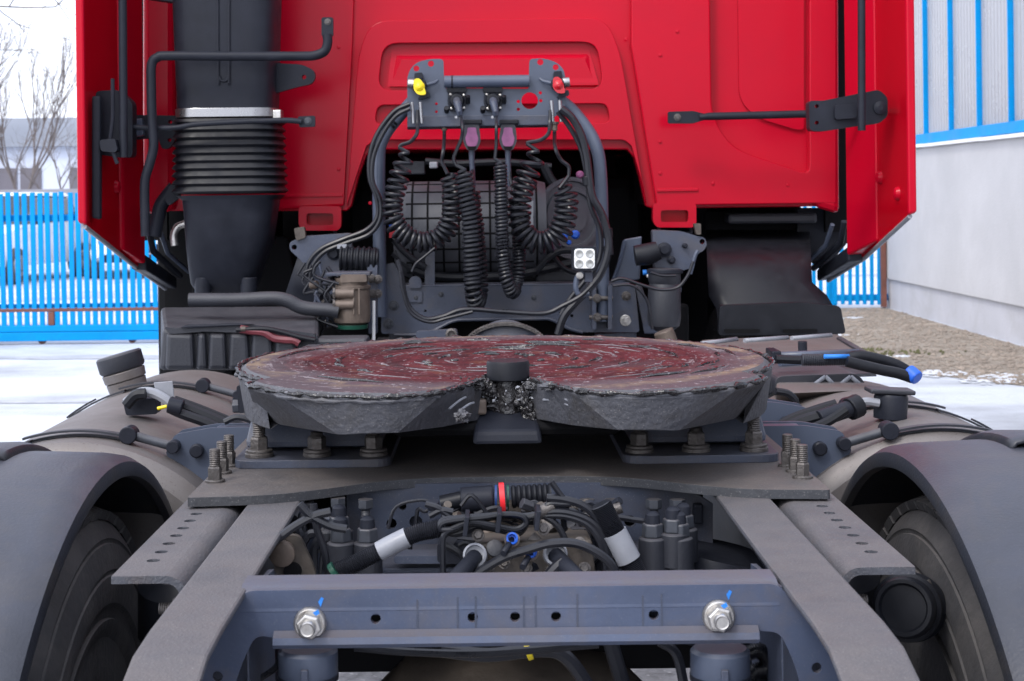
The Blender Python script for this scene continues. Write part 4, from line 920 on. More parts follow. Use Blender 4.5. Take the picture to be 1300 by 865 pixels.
# ---------------------------------------------------------------- mudguards, wheels
MX0, MX1, AYC, AZC, MR = .580, 1.24, 2.32, .325, .722
WZC, WYC = .485, 2.34
for s in (-1, 1):
    g_ = MB(); n = 44; angs = [R(18 + 128*i/n) for i in range(n+1)]
    prof = [(MX0+.008, MR-.036),(MX0+.002, MR-.034),(MX0, MR-.024),(MX0+.004, MR-.012),(MX0+.020, MR-.002),(MX0+.045, MR+.002),(MX0+.16, MR+.006),(MX1-.12, MR+.004),(MX1-.03, MR-.004),(MX1, MR-.03),(MX1, MR-.06)]
    inn = [(x + (.006 if i < 4 else 0) - (.006 if i > 8 else 0), r - (.006 if 2 < i < 9 else 0)) for i, (x, r) in enumerate(prof)]
    loop = prof + inn[::-1]; rows = [[Vector((s*x, AYC - r*math.cos(a), AZC + r*math.sin(a))) for x, r in loop] for a in angs]
    for A, B in zip(rows, rows[1:]): g_.loft(A, B, True, True)
    m_ = len(prof)
    for A in (rows[0], rows[-1]): g_.add(A, [(i, i+1, 2*m_-2-i, 2*m_-1-i) for i in range(m_-1)])
    mg = P(g_, 'mudguard', 'guard')
    # overlapping outer cover band with its own edge
    ob = MB(); pr2 = [(MX0+.150, MR+.004),(MX0+.158, MR+.016),(MX0+.175, MR+.020),(MX1+.004, MR+.012),(MX1+.006, MR-.05)]
    rows = [[Vector((s*x, AYC - r*math.cos(a), AZC + r*math.sin(a))) for x, r in pr2] for a in angs[24:]]
    for A, B in zip(rows, rows[1:]): ob.loft(A, B, True)
    o = P(ob, 'guard_cover', 'guard', 0, mg); so = o.modifiers.new('thick', 'SOLIDIFY'); so.thickness = .006
    # dual rear wheels
    for k, xc in enumerate((.770, 1.085)):
        t = MB(); half_ = [(.150,.285),(.158,.300),(.160,.312),(.154,.314),(.156,.330),(.163,.336),(.167,.360),(.1665,.378),(.1635,.380),(.1635,.385),(.166,.387),(.163,.405),(.1575,.425),(.154,.426),(.154,.431),(.1555,.433),(.147,.450),(.136,.464),(.120,.474),(.100,.479),(.076,.482),(.074,.470),(.064,.470),(.062,.484),(.006,.486),(.004,.473)]
        pf = [(-x_, r_) for x_, r_ in half_] + [(x_, r_) for x_, r_ in half_[::-1]]
        t.lathe(pf, (s*xc, WYC, .485), X_, 72)
        wh = P(t, 'rear_wheel', 'tyre')
        sb = MB()
        for i in range(56):
            a = 2*math.pi*i/56
            for rr, xo in ((.4755,-.122),(.4755,.122)):
                sb.box((s*xc + xo, WYC + rr*math.cos(a), .485 + rr*math.sin(a)), (.046,.041,.014), Matrix.Rotation(a - R(90), 3, 'X') @ Matrix.Rotation(math.copysign(R(20), xo), 3, 'Y'))
        P(sb, 'shoulder_lugs', 'tyre', 0, wh, fix=False, kind='stuff')
        P(MB().lathe([(-.14,.29),(-.12,.27),(-.02,.26),(.02,.20),(.03,.1)], (s*xc, WYC, .485), (-s,0,0), 40), 'rim', 'dark', 0, wh)
    # brake drum + chamber
    P(MB().lathe([(0,.205),(.16,.205),(.17,.18)], (s*.50, WYC, .485), (s,0,0), 40), 'brake_drum', 'dark')
    bc = P(MB().lathe([(.006,.0),(.006,.030),(0,.033),(0,.038),(.004,.041),(.022,.042),(.026,.047),(.034,.047),(.038,.042),(.06,.043),(.066,.048),(.078,.048),(.082,.043),(.15,.042),(.165,.03),(.165,.0)], (s*.535, 2.15, .86 if s > 0 else .66), Vector((s*.45,1,-.25)), 32), 'brake_chamber', 'rubber')
    P(MB().tube([(s*.582,2.20,.885 if s > 0 else .69),(s*.592,2.19,.86 if s > 0 else .66),(s*.582,2.19,.83 if s > 0 else .63)], .004, 8), 'chamber_clamp', 'dirtbolt', 0, bc)
    P(MB().tube(cr([(s*.50,2.12,.60),(s*.56,2.08,.57),(s*.62,2.10,.50),(s*.64,2.15,.44)], 5), .016, 10), 'brake_pipe', 'steel2')
    P(MB().lathe([(0,.05),(.02,.07),(.10,.075),(.13,.06),(.2,.055)], (s*.50, 2.42, .86), Vector((0,.25,-1)), 28), 'air_spring', 'rubber')

# ---------------------------------------------------------------- valve area between rails
VY = 2.33
P(MB().prism(C([(440,615),(860,612),(905,640),(905,760),(420,765),(440,700)], 2.39), (0,.01,0), [circle(W(x,y,2.39), r) for x, y, r in ((511,643,.006),(800,662,.009),(497,665,.008),(528,663,.010))]), 'inner_crossmember', 'steel', .002)
P(MB().span((-.30, 2.42, .70), (.30, 2.65, .985)), 'inner_crossmember_back', 'dark', 0)
P(MB().prism(C([(438,722),(880,716),(880,724),(438,730)], 2.24), (0,.18,0)), 'support_plate', 'steel', .003)
# U-bolt nuts with domed caps
for i, (x, y) in enumerate(((433,712),(467,712),(431,696),(829,706),(862,706),(868,694),(855,700))):
    p = W(x, y, 2.20 + (.06 if i in (2, 5) else 0)); o = P(MB().lathe([(0,.021),(.045,.020),(.047,.016)], p + Vector((0,0,-.02)), Z_, 22), 'u_bolt_nut', 'plastic_d', .001)
    P(MB().tube([p + Z_*.027, p + Z_*.046], [.016,.015], 6, True, False), 'nut_hex', 'blkbolt', .002, o)
    P(MB().lathe([(.046,.011),(.058,.010),(.062,.006),(.063,0)], p, Z_, 14), 'stud_end', 'plastic', 0, o)
for x, y in ((429,632),(464,634),(745,634),(777,634),(830,634),(860,634)):
    bolt(mpl, W(x, y, 2.33), (0,0,-1), .012, .014, 'blkbolt', stud=.012, washer=False)
# triangular bracket, left; air spring black dome, right
lb = P(MB().prism(rrect(C([(348,692),(362,680),(380,680),(398,720),(402,735),(352,735),(344,705)], 2.1), .012), (0,.012,0)), 'torque_bracket', 'alu', .003)
P(MB().lathe([(0,.017),(.01,.017),(.012,.013),(.012,0)], W(359,702,2.1), BK, 20), 'bracket_pin', 'brown', 0, lb)
P(MB().lathe([(0,.012),(.006,.012)], W(372,725,2.1), BK, 16), 'bracket_pin', 'dark', 0, lb)
P(MB().lathe([(0,.085),(.03,.095),(.10,.095),(.13,.07)], W(915,700,2.34), (-.2,.0,-1), 32), 'air_spring', 'plastic')
P(MB().box(W(858,648,2.42), (.05,.04,.02)), 'level_valve', 'dirtbolt', .004)
P(MB().cyl(W(842,640,2.40), W(884,640,2.40), .005, 10), 'level_rod', 'dirtbolt')
P(MB().box(W(886,652,2.38), (.014,.02,.03)), 'level_link', 'plastic', .003)
P(MB().prism(C([(846,645),(885,642),(886,668),(865,676),(850,662)], 2.47), (0,.01,0)), 'valve_flange', 'label', .002)
# valve block
vb = P(MB().hexa(C([(600,690),(752,684),(760,760),(596,766)], 2.12), C([(612,668),(742,664),(752,760),(600,766)], 2.26)), 'valve_block', 'alu', .006)
for x0, y0, x1, y1, Y, m in ((596,640,700,668,2.36,'alu'),(555,690,590,715,2.2,'plastic'),(686,655,735,680,2.28,'steel'),(520,640,560,668,2.40,'plastic'),(700,620,735,650,2.4,'plastic'),(724,672,750,700,2.2,'plastic_d'),(560,650,600,690,2.34,'plastic_d')):
    P(MB().prism(rrect(C([(x0,y0),(x1,y0-1),(x1,y1),(x0,y1)], Y), .006), (0,.06,0)), 'valve_body', m, .004, vb)
for x, y, r, m in ((604,706,.016,'label'),(704,704,.016,'label')):
    a = W(x, y, 2.105); P(MB().lathe([(0,r),(.012,r),(.014,r-.003),(.006,r-.003),(.005,0)], a, Vector((.1 if x > 650 else -.1,-1,.35)), 24), 'port_ring', m, 0, vb)
    P(MB().cyl(a + Vector((0,-.002,0)), a + Vector((.03 if x > 650 else -.03,-.06,-.02)), .011, 14), 'port_plug', 'plastic', .002, vb)
for x, y in ((650,685),(674,702)):
    a = W(x, y, 2.10); P(MB().lathe([(0,.008),(.01,.008),(.011,.0055),(.003,.005),(.003,0)], a, Vector((0,-1,.4)), 18), 'blue_port', 'blue', 0, vb)
    P(MB().lathe([(-.002,.0105),(.002,.0105)], a, Vector((0,-1,.4)), 18), 'port_collar', 'brown', 0, vb)
    P(MB().cyl(a, a + Vector((-.012,-.03,-.012)), .0045, 8), 'port_plug', 'plastic', 0, vb)
P(MB().lathe([(0,.011),(.008,.011),(.009,.008),(.009,0)], W(628,697,2.11), Vector((0,-1,.4)), 18), 'port_cap', 'plastic_d', 0, vb)
for x, y in ((607,680),(690,672),(736,690),(592,724),(742,722),(640,715),(668,722),(700,725),(620,722)):
    bolt(vb, W(x, y, 2.11), Vector((0,-1,.4)), .006, .006, 'dirtbolt')
# big connector with red, blue and green bands
cn = P(MB().cyl(W(585,635,2.28), W(627,632,2.28), .018, 20), 'connector', 'plastic', .003)
P(MB().cyl(W(628,632,2.28), W(631,632,2.28), .0185, 20), 'connector_band', 'dimblue', 0, cn)
P(MB().cyl(W(634.5,633,2.27), W(641,632.5,2.27), .0225, 20), 'connector_band', 'redband', 0, cn)
P(MB().cyl(W(643,632,2.28), W(646,632,2.28), .0185, 20), 'connector_band', 'green', 0, cn)
cm_ = resample(PX([(649,631),(700,628)], 2.28), 24); P(MB().tube(cm_, [.0165 if i % 3 else .014 for i in range(24)], 14), 'connector_boot', 'rubber', 0, cn)
P(MB().cyl(W(560,640,2.28), W(586,634,2.28), .012, 12), 'connector_boot', 'rubber', 0, cn)
# corrugated conduits with silver labels
def conduit(pts, Y, r, lab):
    L = resample(cr(PX(pts, Y), 8), 110); cd = P(MB().tube(L, [r if i % 2 else r*.86 for i in range(110)], 12), 'conduit', 'hose', fix=False)
    a, b_ = int(lab[0]*109), int(lab[1]*109); P(MB().tube(L[a:b_+1], r*1.09, 16), 'conduit_label', 'label', 0, cd); return cd
c1 = conduit([(425,726),(450,716),(480,701),(505,688),(530,677),(560,671)], 2.12, .0125, (.43,.70))
P(MB().tube(PX([(423,728),(428,724)], 2.115), .014, 14), 'conduit_end', 'green', 0, c1)
conduit([(762,640),(768,652),(778,672),(790,695),(803,720),(812,740)], 2.13, .0155, (.36,.72))
conduit([(732,712),(745,705),(756,695)], 2.2, .010, (.2,.9))
# cable bundle loops
for j in range(5):
    d = j*3.0; z = 2.10 + .008*j
    H('cable', [(575,672+d*.4),(560,672-d*.3),(562,664-d),(580,660-d*.7),(610,657-d*.5),(640,653+d*.4),(662,655+d*.5),(668,664+d*.3),(655,672+d*.8),(630,668+d*.7),(600,663+d*.8),(578,670+d*.9),(566,677+d*.4),(562,690),(563,740)] if j < 2 else [(560,655+d*.4),(575,660+d*.6),(600,655+d*.6),(630,651+d*.5),(656,652+d*.6),(667,660+d*.6),(656,673+d*.5),(640,670+d*.4),(610,664+d*.5),(585,673+d*.4),(570,677),(560,670)], z, .0042)
for pts, r in (([(640,655),(670,656),(700,650),(725,652),(750,662),(765,680),(772,705),(774,735)], .0052), ([(650,660),(690,655),(720,656),(745,666),(760,685),(768,712),(770,740)], .0050), ([(590,740),(612,724),(640,708),(670,698),(700,690),(730,690),(755,700),(775,716),(786,738)], .0062), ([(690,655),(705,665),(715,680),(722,700),(735,712),(748,712),(762,700)], .0045), ([(620,740),(650,720),(672,706)], .0055), ([(640,742),(660,726),(676,712)], .0055), ([(694,632),(715,634),(740,642),(760,660),(772,684)], .0055), ([(690,648),(697,640),(712,640),(725,640)], .004), ([(545,655),(560,648),(575,650)], .0045), ([(540,640),(556,645),(570,656),(585,664)], .0045), ([(700,612),(715,632),(730,640)], .004), ([(560,690),(580,700),(600,720),(612,742)], .0045), ([(380,640),(395,655),(420,668),(440,672)], .006), ([(345,690),(375,668),(400,655),(420,650)], .006), ([(398,640),(402,670),(412,700),(416,730)], .005), ([(690,740),(705,722),(716,712)], .008)):
    H('cable', pts, 2.08 if r > .0055 else 2.13, r)
for x, y in ((592,664),(633,660),(682,657)): P(MB().box(W(x,y,2.10), (.006,.05,.026), Matrix.Rotation(R(8),3,'Y')), 'cable_tie', 'plastic', .001)
for x0,y0,x1,y1,Y,m in ((385,635,420,700,2.45,'plastic_d'),(400,690,425,735,2.3,'steel'),(470,690,520,720,2.42,'plastic_d'),(500,706,610,716,2.22,'steel'),(740,640,765,690,2.40,'plastic_d'),(880,640,902,700,2.5,'dark'),(555,620,585,628,2.4,'label')):
    P(MB().prism(rrect(C([(x0,y0),(x1,y0),(x1,y1),(x0,y1)], Y), .008), (0,.04,0)), 'valve_housing', m, .004)
H('air_pipe', [(415,745),(440,722),(520,716),(600,708)], 2.3, .006, 'steel2')
# ---------------------------------------------------------------- coupling bracket behind the cab
QY = 4.75
def Q(l, Y=QY): return [W(x, y, Y) for x, y in l]
bo = rrect(Q([(517,158),(517,97),(522,86),(530,79),(545,75),(563,75),(564,112),(671,113),(672,75),(690,74),(706,79),(715,87),(718,98),(718,140),(700,151),(698,158)]), [.01,.03,.02,.02,.02,.012,.006,.006,.012,.02,.03,.02,.02,.03,.01,.01])
hb = P(MB().prism(bo, Y_*.008, [circle(W(x,y,QY), r) for x, y, r in ((547,81,.0095),(528.5,87,.009),(686,79,.0095),(705.5,85.5,.009),(672.5,128,.0255),(554,132,.004),(554,142,.004),(658,129,.005),(658,139,.005),(686,118,.005),(686.5,128,.005))]), 'hose_bracket', 'steel2', .002)
P(MB().hexa(Q([(517,147),(698,146),(699,159),(517,162)], QY - .004), Q([(517,160),(699,158),(699,162),(517,165)], QY + .09)), 'bracket_shelf', 'steel', .003, hb)
P(MB().cyl(W(564,104,QY-.02), W(672,103,QY-.02), .0185, 24), 'bracket_tube', 'steel2', .001, hb)
P(MB().cyl(W(573,104,QY-.02), W(575,104,QY-.02), .0195, 24), 'tube_band', 'plastic', 0, hb)
for x, y in ((580,128),(626,128)):   # electric sockets with plugs
    so = P(MB().prism(rrect(Q([(x-11,y-12),(x+11,y-12),(x+12,y+2),(x+9,y+14),(x-9,y+14),(x-12,y+2)], QY-.012), .008), Y_*.0118), 'socket', 'plastic', .002)
    P(MB().prism(rrect(Q([(x-13,y-17),(x+12,y-17),(x+12,y-11),(x-13,y-11)], QY-.02), .004), Y_*.02), 'socket_lid', 'rubber', .002, so)
    P(MB().lathe([(0,.023),(.010,.023),(.022,.019),(.024,.0)], W(x, y, QY-.012), BK, 24), 'plug', 'rubber', .001, so)
    P(MB().tube(PX([(x,y,QY-.03),(x+1,y+4,QY-.06),(x+3,y+14,QY-.068),(x+4,y+20,QY-.062)], QY), [.012,.012,.0095,.007], 14), 'plug_boot', 'steel', 0, so)
    for dx, dy in ((-8,-8),(9,-7),(-7,10),(9,9)): P(MB().lathe([(0,.004),(.003,.004),(.004,.002)], W(x+dx, y+dy, QY-.0122), BK, 8), 'screw', 'zinc', 0, so)
    P(MB().cyl(W(x-13,y+9,QY-.03), W(x-13,y+14,QY-.012), .008, 12), 'lid_hinge', 'rubber', .001, so)
    P(MB().cyl(W(x+14,y-6,QY-.025), W(x+14,y+3,QY-.01), .007, 12), 'lid_hinge', 'rubber', .001, so)
    P(MB().lathe([(0,.0045),(.004,.004)], W(x-1,y+21,QY-.066), BK, 8), 'plug_screw', 'silver', 0, so)
for x, y in ((599,175),(645,175)):   # hanging sockets with pink faces
    so = P(MB().prism(rrect(Q([(x-9,y-17),(x+9,y-17),(x+11,y-2),(x+11,y+6),(x+6,y+16),(x-6,y+16),(x-11,y+6),(x-11,y-2)], QY-.02), .008), Y_*.035), 'parking_socket', 'plastic_d', .004)
    P(MB().prism([p for p in rrect(Q([(x-5.5,y-13),(x+5.5,y-13),(x+6,y-6),(x+8.5,y+1),(x+6,y+10),(x,y+12),(x-6,y+10),(x-8.5,y+1),(x-6,y-6)], QY-.022), .006)], Y_*.002), 'socket_face', 'pink', .0006, so)
    P(MB().span(W(x-11,y-17,QY-.025), W(x+13,y-22,QY+.03)), 'socket_hinge', 'rubber', .003, so)
    P(MB().tube(PX([(x,y+14),(x,y+30),(x+2,y+62)], QY), [.010,.0085,.0075], 12), 'socket_boot', 'steel', 0, so)
    P(MB().prism(rrect(Q([(x-6,y+11),(x+6,y+11),(x+4,y+15.5),(x-4,y+15.5)], QY-.0225), .003), Y_*.002), 'socket_latch', 'dark', 0, so)
def gladhand(x, y, col, s):
    v = P(MB().tube(PX([(x-s*14,y-4),(x-s*6,y-3),(x+s*2,y)], QY-.03), [.014,.016,.012], 14), 'coupling_valve', 'silver' if s < 0 else 'zinc')
    P(MB().lathe([(0,.022),(.020,.022),(.028,.018),(.03,0)], W(x, y, QY-.02), Vector((s*.15,-1,0)), 24), 'valve_head', 'plastic', .001, v)
    P(MB().prism(rrect(Q([(x-6,y-17),(x+4,y-18),(x+5,y-10),(x-6,y-9)], QY-.04), .004), Y_*.04), 'valve_latch', 'plastic', .003, v)
    g = MB(); c = W(x, y, QY-.058)
    g.lathe([(0,.004),(.004,.013),(.010,.017),(.016,.016),(.018,.01)], c, Vector((0,1,0)), 20)
    g.prism(rrect(Q([(x-7,y-9),(x-1,y-11),(x+4,y-7),(x+6,y),(x+8,y+5),(x+9,y+10),(x+4,y+11),(x-2,y+10),(x-7,y+4)], QY-.052), .008), Y_*.012)
    P(g, 'valve_cap', col, .002, v)
    P(MB().prism(rrect(Q([(x+2,y+8),(x+13,y+6),(x+14,y+13),(x-2,y+17)], QY-.035), .005), Y_*.03), 'valve_bracket', 'plastic', .003, v)
    for dx in (-9, 1.5): P(MB().cyl(W(x+dx,y+20,QY-.04), W(x+dx+2,y+47,QY-.04), .0055, 12), 'steel_sleeve', 'silver', .0005, v)
    P(MB().tube([W(x+s*9,y-2,QY-.02), W(x+s*20,y-5,QY-.016), W(x+s*24,y-8,QY-.012)], [.006,.005,.004], 8), 'valve_lever', 'steel2', 0, v)
    return v
gladhand(532, 110, 'yellow', 1); gladhand(709, 108, 'redpl', -1)
for x, y in ((564,160),(704,160)):
    f = P(MB().cyl(W(x,y-3,QY+.02), W(x,y+6,QY+.02), .0095, 12), 'hose_fitting', 'brown', .001)
    P(MB().cyl(W(x,y-5,QY+.02), W(x,y-2,QY+.02), .014, 6, smooth=False), 'fitting_nut', 'dirtbolt', .001, f)
# coiled hoses: straight tails + helix along a path
def coil(name, head, path, tail, Y, turns, Rc, r, m='hose'):
    P0 = resample(cr(PX(path, Y), 10), 900); ppt = 15; N_ = int(turns*ppt)
    wts = [1 + .38*noise.noise(Vector((i*.035, turns, 0))) + .9*max(0, 1 - i/(N_*.16))*(turns < 40) for i in range(N_)]; tot = sum(wts); acc = 0; pts = [P0[0]]
    for q_ in wts: acc += q_; pts.append(P0[min(899, int(899*acc/tot))])
    pts = [sum(pts[max(0,i-3):i+4], Vector())/len(pts[max(0,i-3):i+4]) for i in range(len(pts))]; u = None; hel = []
    for i, p in enumerate(pts):
        t = (pts[min(i+1, N_)] - pts[max(i-1, 0)]).normalized()
        if u is None: u = t.cross(Vector((.3,1,.1))).normalized()
        u = (u - t*u.dot(t)).normalized(); v = t.cross(u); a = 2*math.pi*i/ppt
        rc = Rc*(1 + .16*noise.noise(Vector((i*.03, turns, 7))))*min(1, .3 + i/ppt*.7, .3 + (N_-i)/ppt*.7); hel.append(p + (u*math.cos(a) + v*math.sin(a))*rc)
    full = (cr(PX(head, Y), 6)[:-1] if head else []) + hel + (cr(PX(tail, Y), 6)[1:] if tail else [])
    return P(MB().tube(full, r, 7), name, m, fix=False)
coil('coiled_hose', [(530,140,4.71),(530,158,4.70),(529,170),(521,180),(510,184),(506,188)], [(516,192),(511,210),(504,235),(498,262),(502,285),(517,301),(536,308),(556,303),(569,289),(574,268),(574,240),(571,219)], [(565,214),(561,205),(563,190),(564,175,4.76),(564,166,4.77)], 4.66, 30, .027, .0058)
coil('coiled_cable', [(584,147,4.69),(587,160),(586,175),(580,190),(576,202),(580,212)], [(588,216),(592,245),(597,275),(599,310),(600,350),(601,372),(604,384,4.65),(608,372,4.69),(607,330,4.70),(603,290,4.70),(597,240,4.70)], [(600,225,4.72),(600,215,4.75)], 4.62, 56, .0225, .0056)
coil('coiled_cable', [(630,147,4.69),(630,160),(630,180),(629,195),(628,203)], [(635,207),(636,240),(637,280),(638,315),(641,345),(645,361),(650,372,4.64),(655,362,4.68),(659,340,4.69),(658,300,4.70),(653,250,4.70)], [(648,230,4.74),(647,215,4.75)], 4.62, 66, .0155, .0050)
coil('coiled_hose', [(699,140,4.71),(698,158,4.70),(696,170),(686,178),(672,181),(668,183)], [(680,190),(675,210),(666,232),(660,256),(659,280),(668,300),(684,309),(702,304),(714,288),(719,265),(718,246),(714,236)], [(722,226),(722,212),(712,203),(705,188),(704,172,4.76),(704,166,4.77)], 4.66, 25, .031, .0060)
# portal tubes
pf = P(MB().tube(cr(PX([(524,128,QY+.02),(508,146,QY+.02),(492,166,QY+.01),(483,184),(481,205),(481,260),(482,330),(483,402)], QY), 6), .0195, 16), 'portal_tube', 'steel2')
pf2 = P(MB().tube(cr(PX([(712,128,QY+.02),(728,142,QY+.02),(748,168,QY+.01),(758,190),(762,215),(764,260),(765,330),(766,408)], QY), 6), .0195, 16), 'portal_tube', 'steel2')
for x, y in ((500,153),(497,157)): P(MB().tube([W(x-5,y-4,QY-.012), W(x+4,y+6,QY-.012)], .004, 6), 'cable_tie', 'rubber', 0, pf)
for p in ([(520,132),(500,142),(480,168),(470,195),(469,225),(478,252),(479,275),(465,292),(435,304),(408,316),(393,332),(388,352)], [(520,138),(502,148),(485,172),(474,200),(473,230),(483,255),(482,280),(468,298),(438,309),(412,320),(397,338),(393,360)]): H('air_line', p, 4.69, .0068)
H('air_line', [(712,138),(726,150),(738,172),(745,200),(748,225),(752,250),(764,272),(772,300),(772,320),(764,345),(752,362),(730,385),(716,402),(708,425)], 4.63, .0115)
H('air_line', [(708,142),(722,160),(736,185),(743,212),(746,232),(750,262),(761,290),(763,318),(756,340),(738,362),(722,382),(712,400)], 4.65, .0075)
for x,y in ((745,230),(771,296),(772,318)): P(MB().cyl(W(x,y-6,4.635), W(x+1,y+6,4.635), .015, 12), 'hose_clip', 'rubber', .002)
H('air_line', [(505,330),(510,350),(514,375),(522,393),(540,405),(562,402),(590,393),(640,396),(690,398),(715,388),(737,376),(752,362)], 4.44, .0068)
H('air_line', [(508,345),(512,372),(522,398),(545,409),(568,404),(600,396)], 4.43, .005)
H('air_line', [(776,357),(790,354),(815,362),(838,368),(860,365),(873,350),(880,332)], 4.5, .0045)
H('air_line', [(778,363),(800,362),(815,372),(824,390),(828,418)], 4.48, .004)
H('air_line', [(523,345),(528,335),(540,325),(552,315)], 4.6, .004)
# crossmember
KY = 4.80
def K(l, Y=KY): return [W(x, y, Y) for x, y in l]
ko = rrect(K([(516,364),(806,361),(812,422),(740,422),(722,418),(700,406),(575,407),(548,420),(528,424),(484,424),(484,338),(500,333),(508,350)]), [.01,.02,.01,.01,.04,.06,.06,.05,.01,.01,.01,.01,.01])
km = P(MB().prism(ko, Y_*.012, [circle(W(x,y,KY), r) for x, y, r in ((726,377,.005),(726,401,.005),(540,395,.004))]), 'cab_crossmember', 'steel', .003)
P(MB().prism(K([(505,362),(800,359),(800,363),(505,366)]), Y_*.11), 'top_flange', 'steel', .003, km)
P(MB().tube(cr(PX([(500,425),(528,425),(550,420),(575,408),(600,406),(680,405),(700,406),(722,417),(740,422)], KY-.004), 5), .005, 8), 'lower_bead', 'steel', 0, km)
for x, y, r, m in ((500,388,.011,'blkbolt'),(493,411,.011,'blkbolt'),(528,378,.007,'blkbolt'),(560,374,.006,'blkbolt'),(678,378,.006,'blkbolt'),(795,376,.010,'dirtbolt'),(794,407,.012,'zinc'),(520,393,.007,'blkbolt')): bolt(km, W(x, y, KY-.001), BK, r, r*.8, m, stud=r*.6)
P(MB().prism(rrect(K([(519,366),(519,355),(524,351),(531,351),(535,356),(535,366)], KY-.01), .008), Y_*.02), 'lug', 'steel', .002, km)
P(MB().prism(rrect(K([(518,370),(536,370),(536,384),(518,384)], KY-.006), .004), Y_*.006), 'lug_plate', 'steel', .002, km)
for x0, x1 in ((752,757),(772,777)): P(MB().prism(rrect(K([(x0,362),(x1,362),(x1,418),(x0,419)], 4.72), .004), Y_*.09), 'tube_clamp', 'steel', .003, km)
for y in (379,403): bolt(km, W(758,y,4.719), BK, .009, .008, 'dirtbolt'); P(MB().cyl(W(748,y,4.73), W(778,y,4.73), .007, 10), 'clamp_bolt', 'dirtbolt', 0, km)
P(MB().hexa(K([(776,362),(812,355),(815,300),(792,304)], KY+.03), K([(776,362),(812,355),(815,300),(792,304)], KY+.06)), 'gusset', 'steel2', .004, km)
P(MB().tube(cr(PX([(778,358),(786,335),(793,306)], KY+.02), 5), .006, 8), 'gusset_bead', 'steel2', 0, km)
P(MB().hexa(K([(806,362),(814,361),(836,424),(818,424)], KY-.002), K([(806,362),(814,361),(836,424),(818,424)], KY+.08)), 'gusset_leg', 'steel', .004, km)
for x in (520, 782): P(MB().prism(K([(x-26,424),(x+26,422),(x+26,440),(x-26,440)], KY+.02), Y_*.05), 'crossmember_foot', 'steel', .003, km)
o = P(MB().lathe([(0,.016),(.012,.016),(.014,.010),(.006,.008),(.006,0)], W(573,424,4.4), BK, 22), 'round_eye', 'dirtbolt')
P(MB().prism(rrect(K([(528,421),(580,418),(582,432),(528,432)], 4.41), .008), Y_*.03), 'eye_plate', 'steel', .003)
# gear ring glimpsed behind the coupling
gr_ = MB()
for i in range(30):
    a = R(20 + 140*i/29); gr_.box(W(642,446,4.3) + Vector((.115*math.cos(a), 0, .075*math.sin(a))), (.010,.03,.012), Matrix.Rotation(-a, 3, 'Y'))
P(gr_, 'toothed_ring', 'dirtbolt', .001); P(MB().lathe([(0,.10),(.02,.10),(.03,.06)], W(642,452,4.33), BK, 36), 'ring_hub', 'steel')
P(MB().span((-.6,4.95,.55), (.6,5.0,1.08)), 'gearbox_back', 'dark', .01)
# posts behind the coils
P(MB().prism(K([(540,300),(552,300),(552,364),(539,364)], 4.81), Y_*.01), 'upright_strip', 'steel', .002)
# air cleaner housing (ribbed black drum lying across)
EY = 5.0; ec = W(592, 292, EY); er = .155
xa, xb = W(502, 290, EY).x, W(692, 290, EY).x
ac = P(MB().lathe([(0,er*.72),(.02,er*.93),(.045,er),(xb-xa-.03,er),(xb-xa,er*.95)], (xa, EY, ec.z), X_, 56), 'air_cleaner', 'drum')
for i in range(9):
    x = xa + .06 + i*(xb-xa-.09)/8; P(MB().lathe([(-.0035,er-.002),(-.003,er+.0015),(.003,er+.0015),(.0035,er-.002)], (x, EY, ec.z), X_, 56), 'drum_rib', 'dark', 0, ac)
for k in range(9):
    a = R(180 + 75 - 18*k); p = Vector((0, EY + (er-.0015)*math.cos(a), ec.z + (er-.0015)*math.sin(a))); P(MB().box((( xa+xb)/2, p.y, p.z), (xb-xa-.08, .006, .006), Matrix.Rotation(a, 3, 'X')), 'drum_rib', 'dark', .001, ac)
dsc = P(MB().lathe([(0,.10),(.0,.125),(.03,.13),(.03,.118),(.022,.115),(.022,.10),(.03,.097),(.03,.085),(.022,.082),(.022,.05),(.035,.045),(.035,0)], W(722,278,4.98), Vector((.55,-1,.1)), 44), 'air_cleaner_lid', 'drum')
P(MB().prism(C([(668,258),(677,255),(677,292),(669,294)], 4.83), Y_*.004), 'drum_label', 'label', 0, ac)
P(MB().prism(C([(596,229),(601,228),(602,245),(597,246)], 4.84), Y_*.004), 'drum_label', 'label', 0, ac)
for (y0, y1), m in (((275,281),'label'),((281,288),'blue'),((288,293),'label'),((293,302),'redpl')): P(MB().prism(C([(494,y0),(503,y0),(503,y1),(494,y1)], 4.80), Y_*.004), 'warning_sticker', m, 0)
for x, y, m, r in ((730,298,'blue',.014),(717,300,'blue',.010),(722,308,'blue',.008),(736,222,'pink',.012)): P(MB().lathe([(0,r),(.02,r),(.026,r*.6),(.026,0)], W(x,y,4.85), BK, 14), 'reservoir_cap', m, .001)
for l, Y, r in (([(500,320),(530,345),(570,352),(640,350),(700,340),(745,330)],4.9,.014), ([(680,345),(700,325),(720,318),(760,322)],4.8,.010), ([(690,300),(700,320),(715,340),(740,350)],4.85,.008), ([(500,305),(515,322),(540,340)],4.8,.010), ([(540,205),(580,208),(640,206),(700,212)],5.1,.012), ([(690,210),(705,235),(735,245),(770,240)],5.1,.016)): H('engine_hose', l, Y, r, 'rubber')
P(MB().span(W(500,222,5.25), W(540,205,5.3)), 'engine_bracket', 'plastic_d', .004); P(MB().span(W(545,214,5.0), W(556,206,5.05)), 'sensor_block', 'label', .004)
P(MB().span(W(680,340,4.95), W(760,356,5.1)), 'engine_bracket', 'plastic_d', .01)
P(MB().span(W(500,350,4.95), W(660,364,5.1)), 'engine_bracket', 'dark', .01)
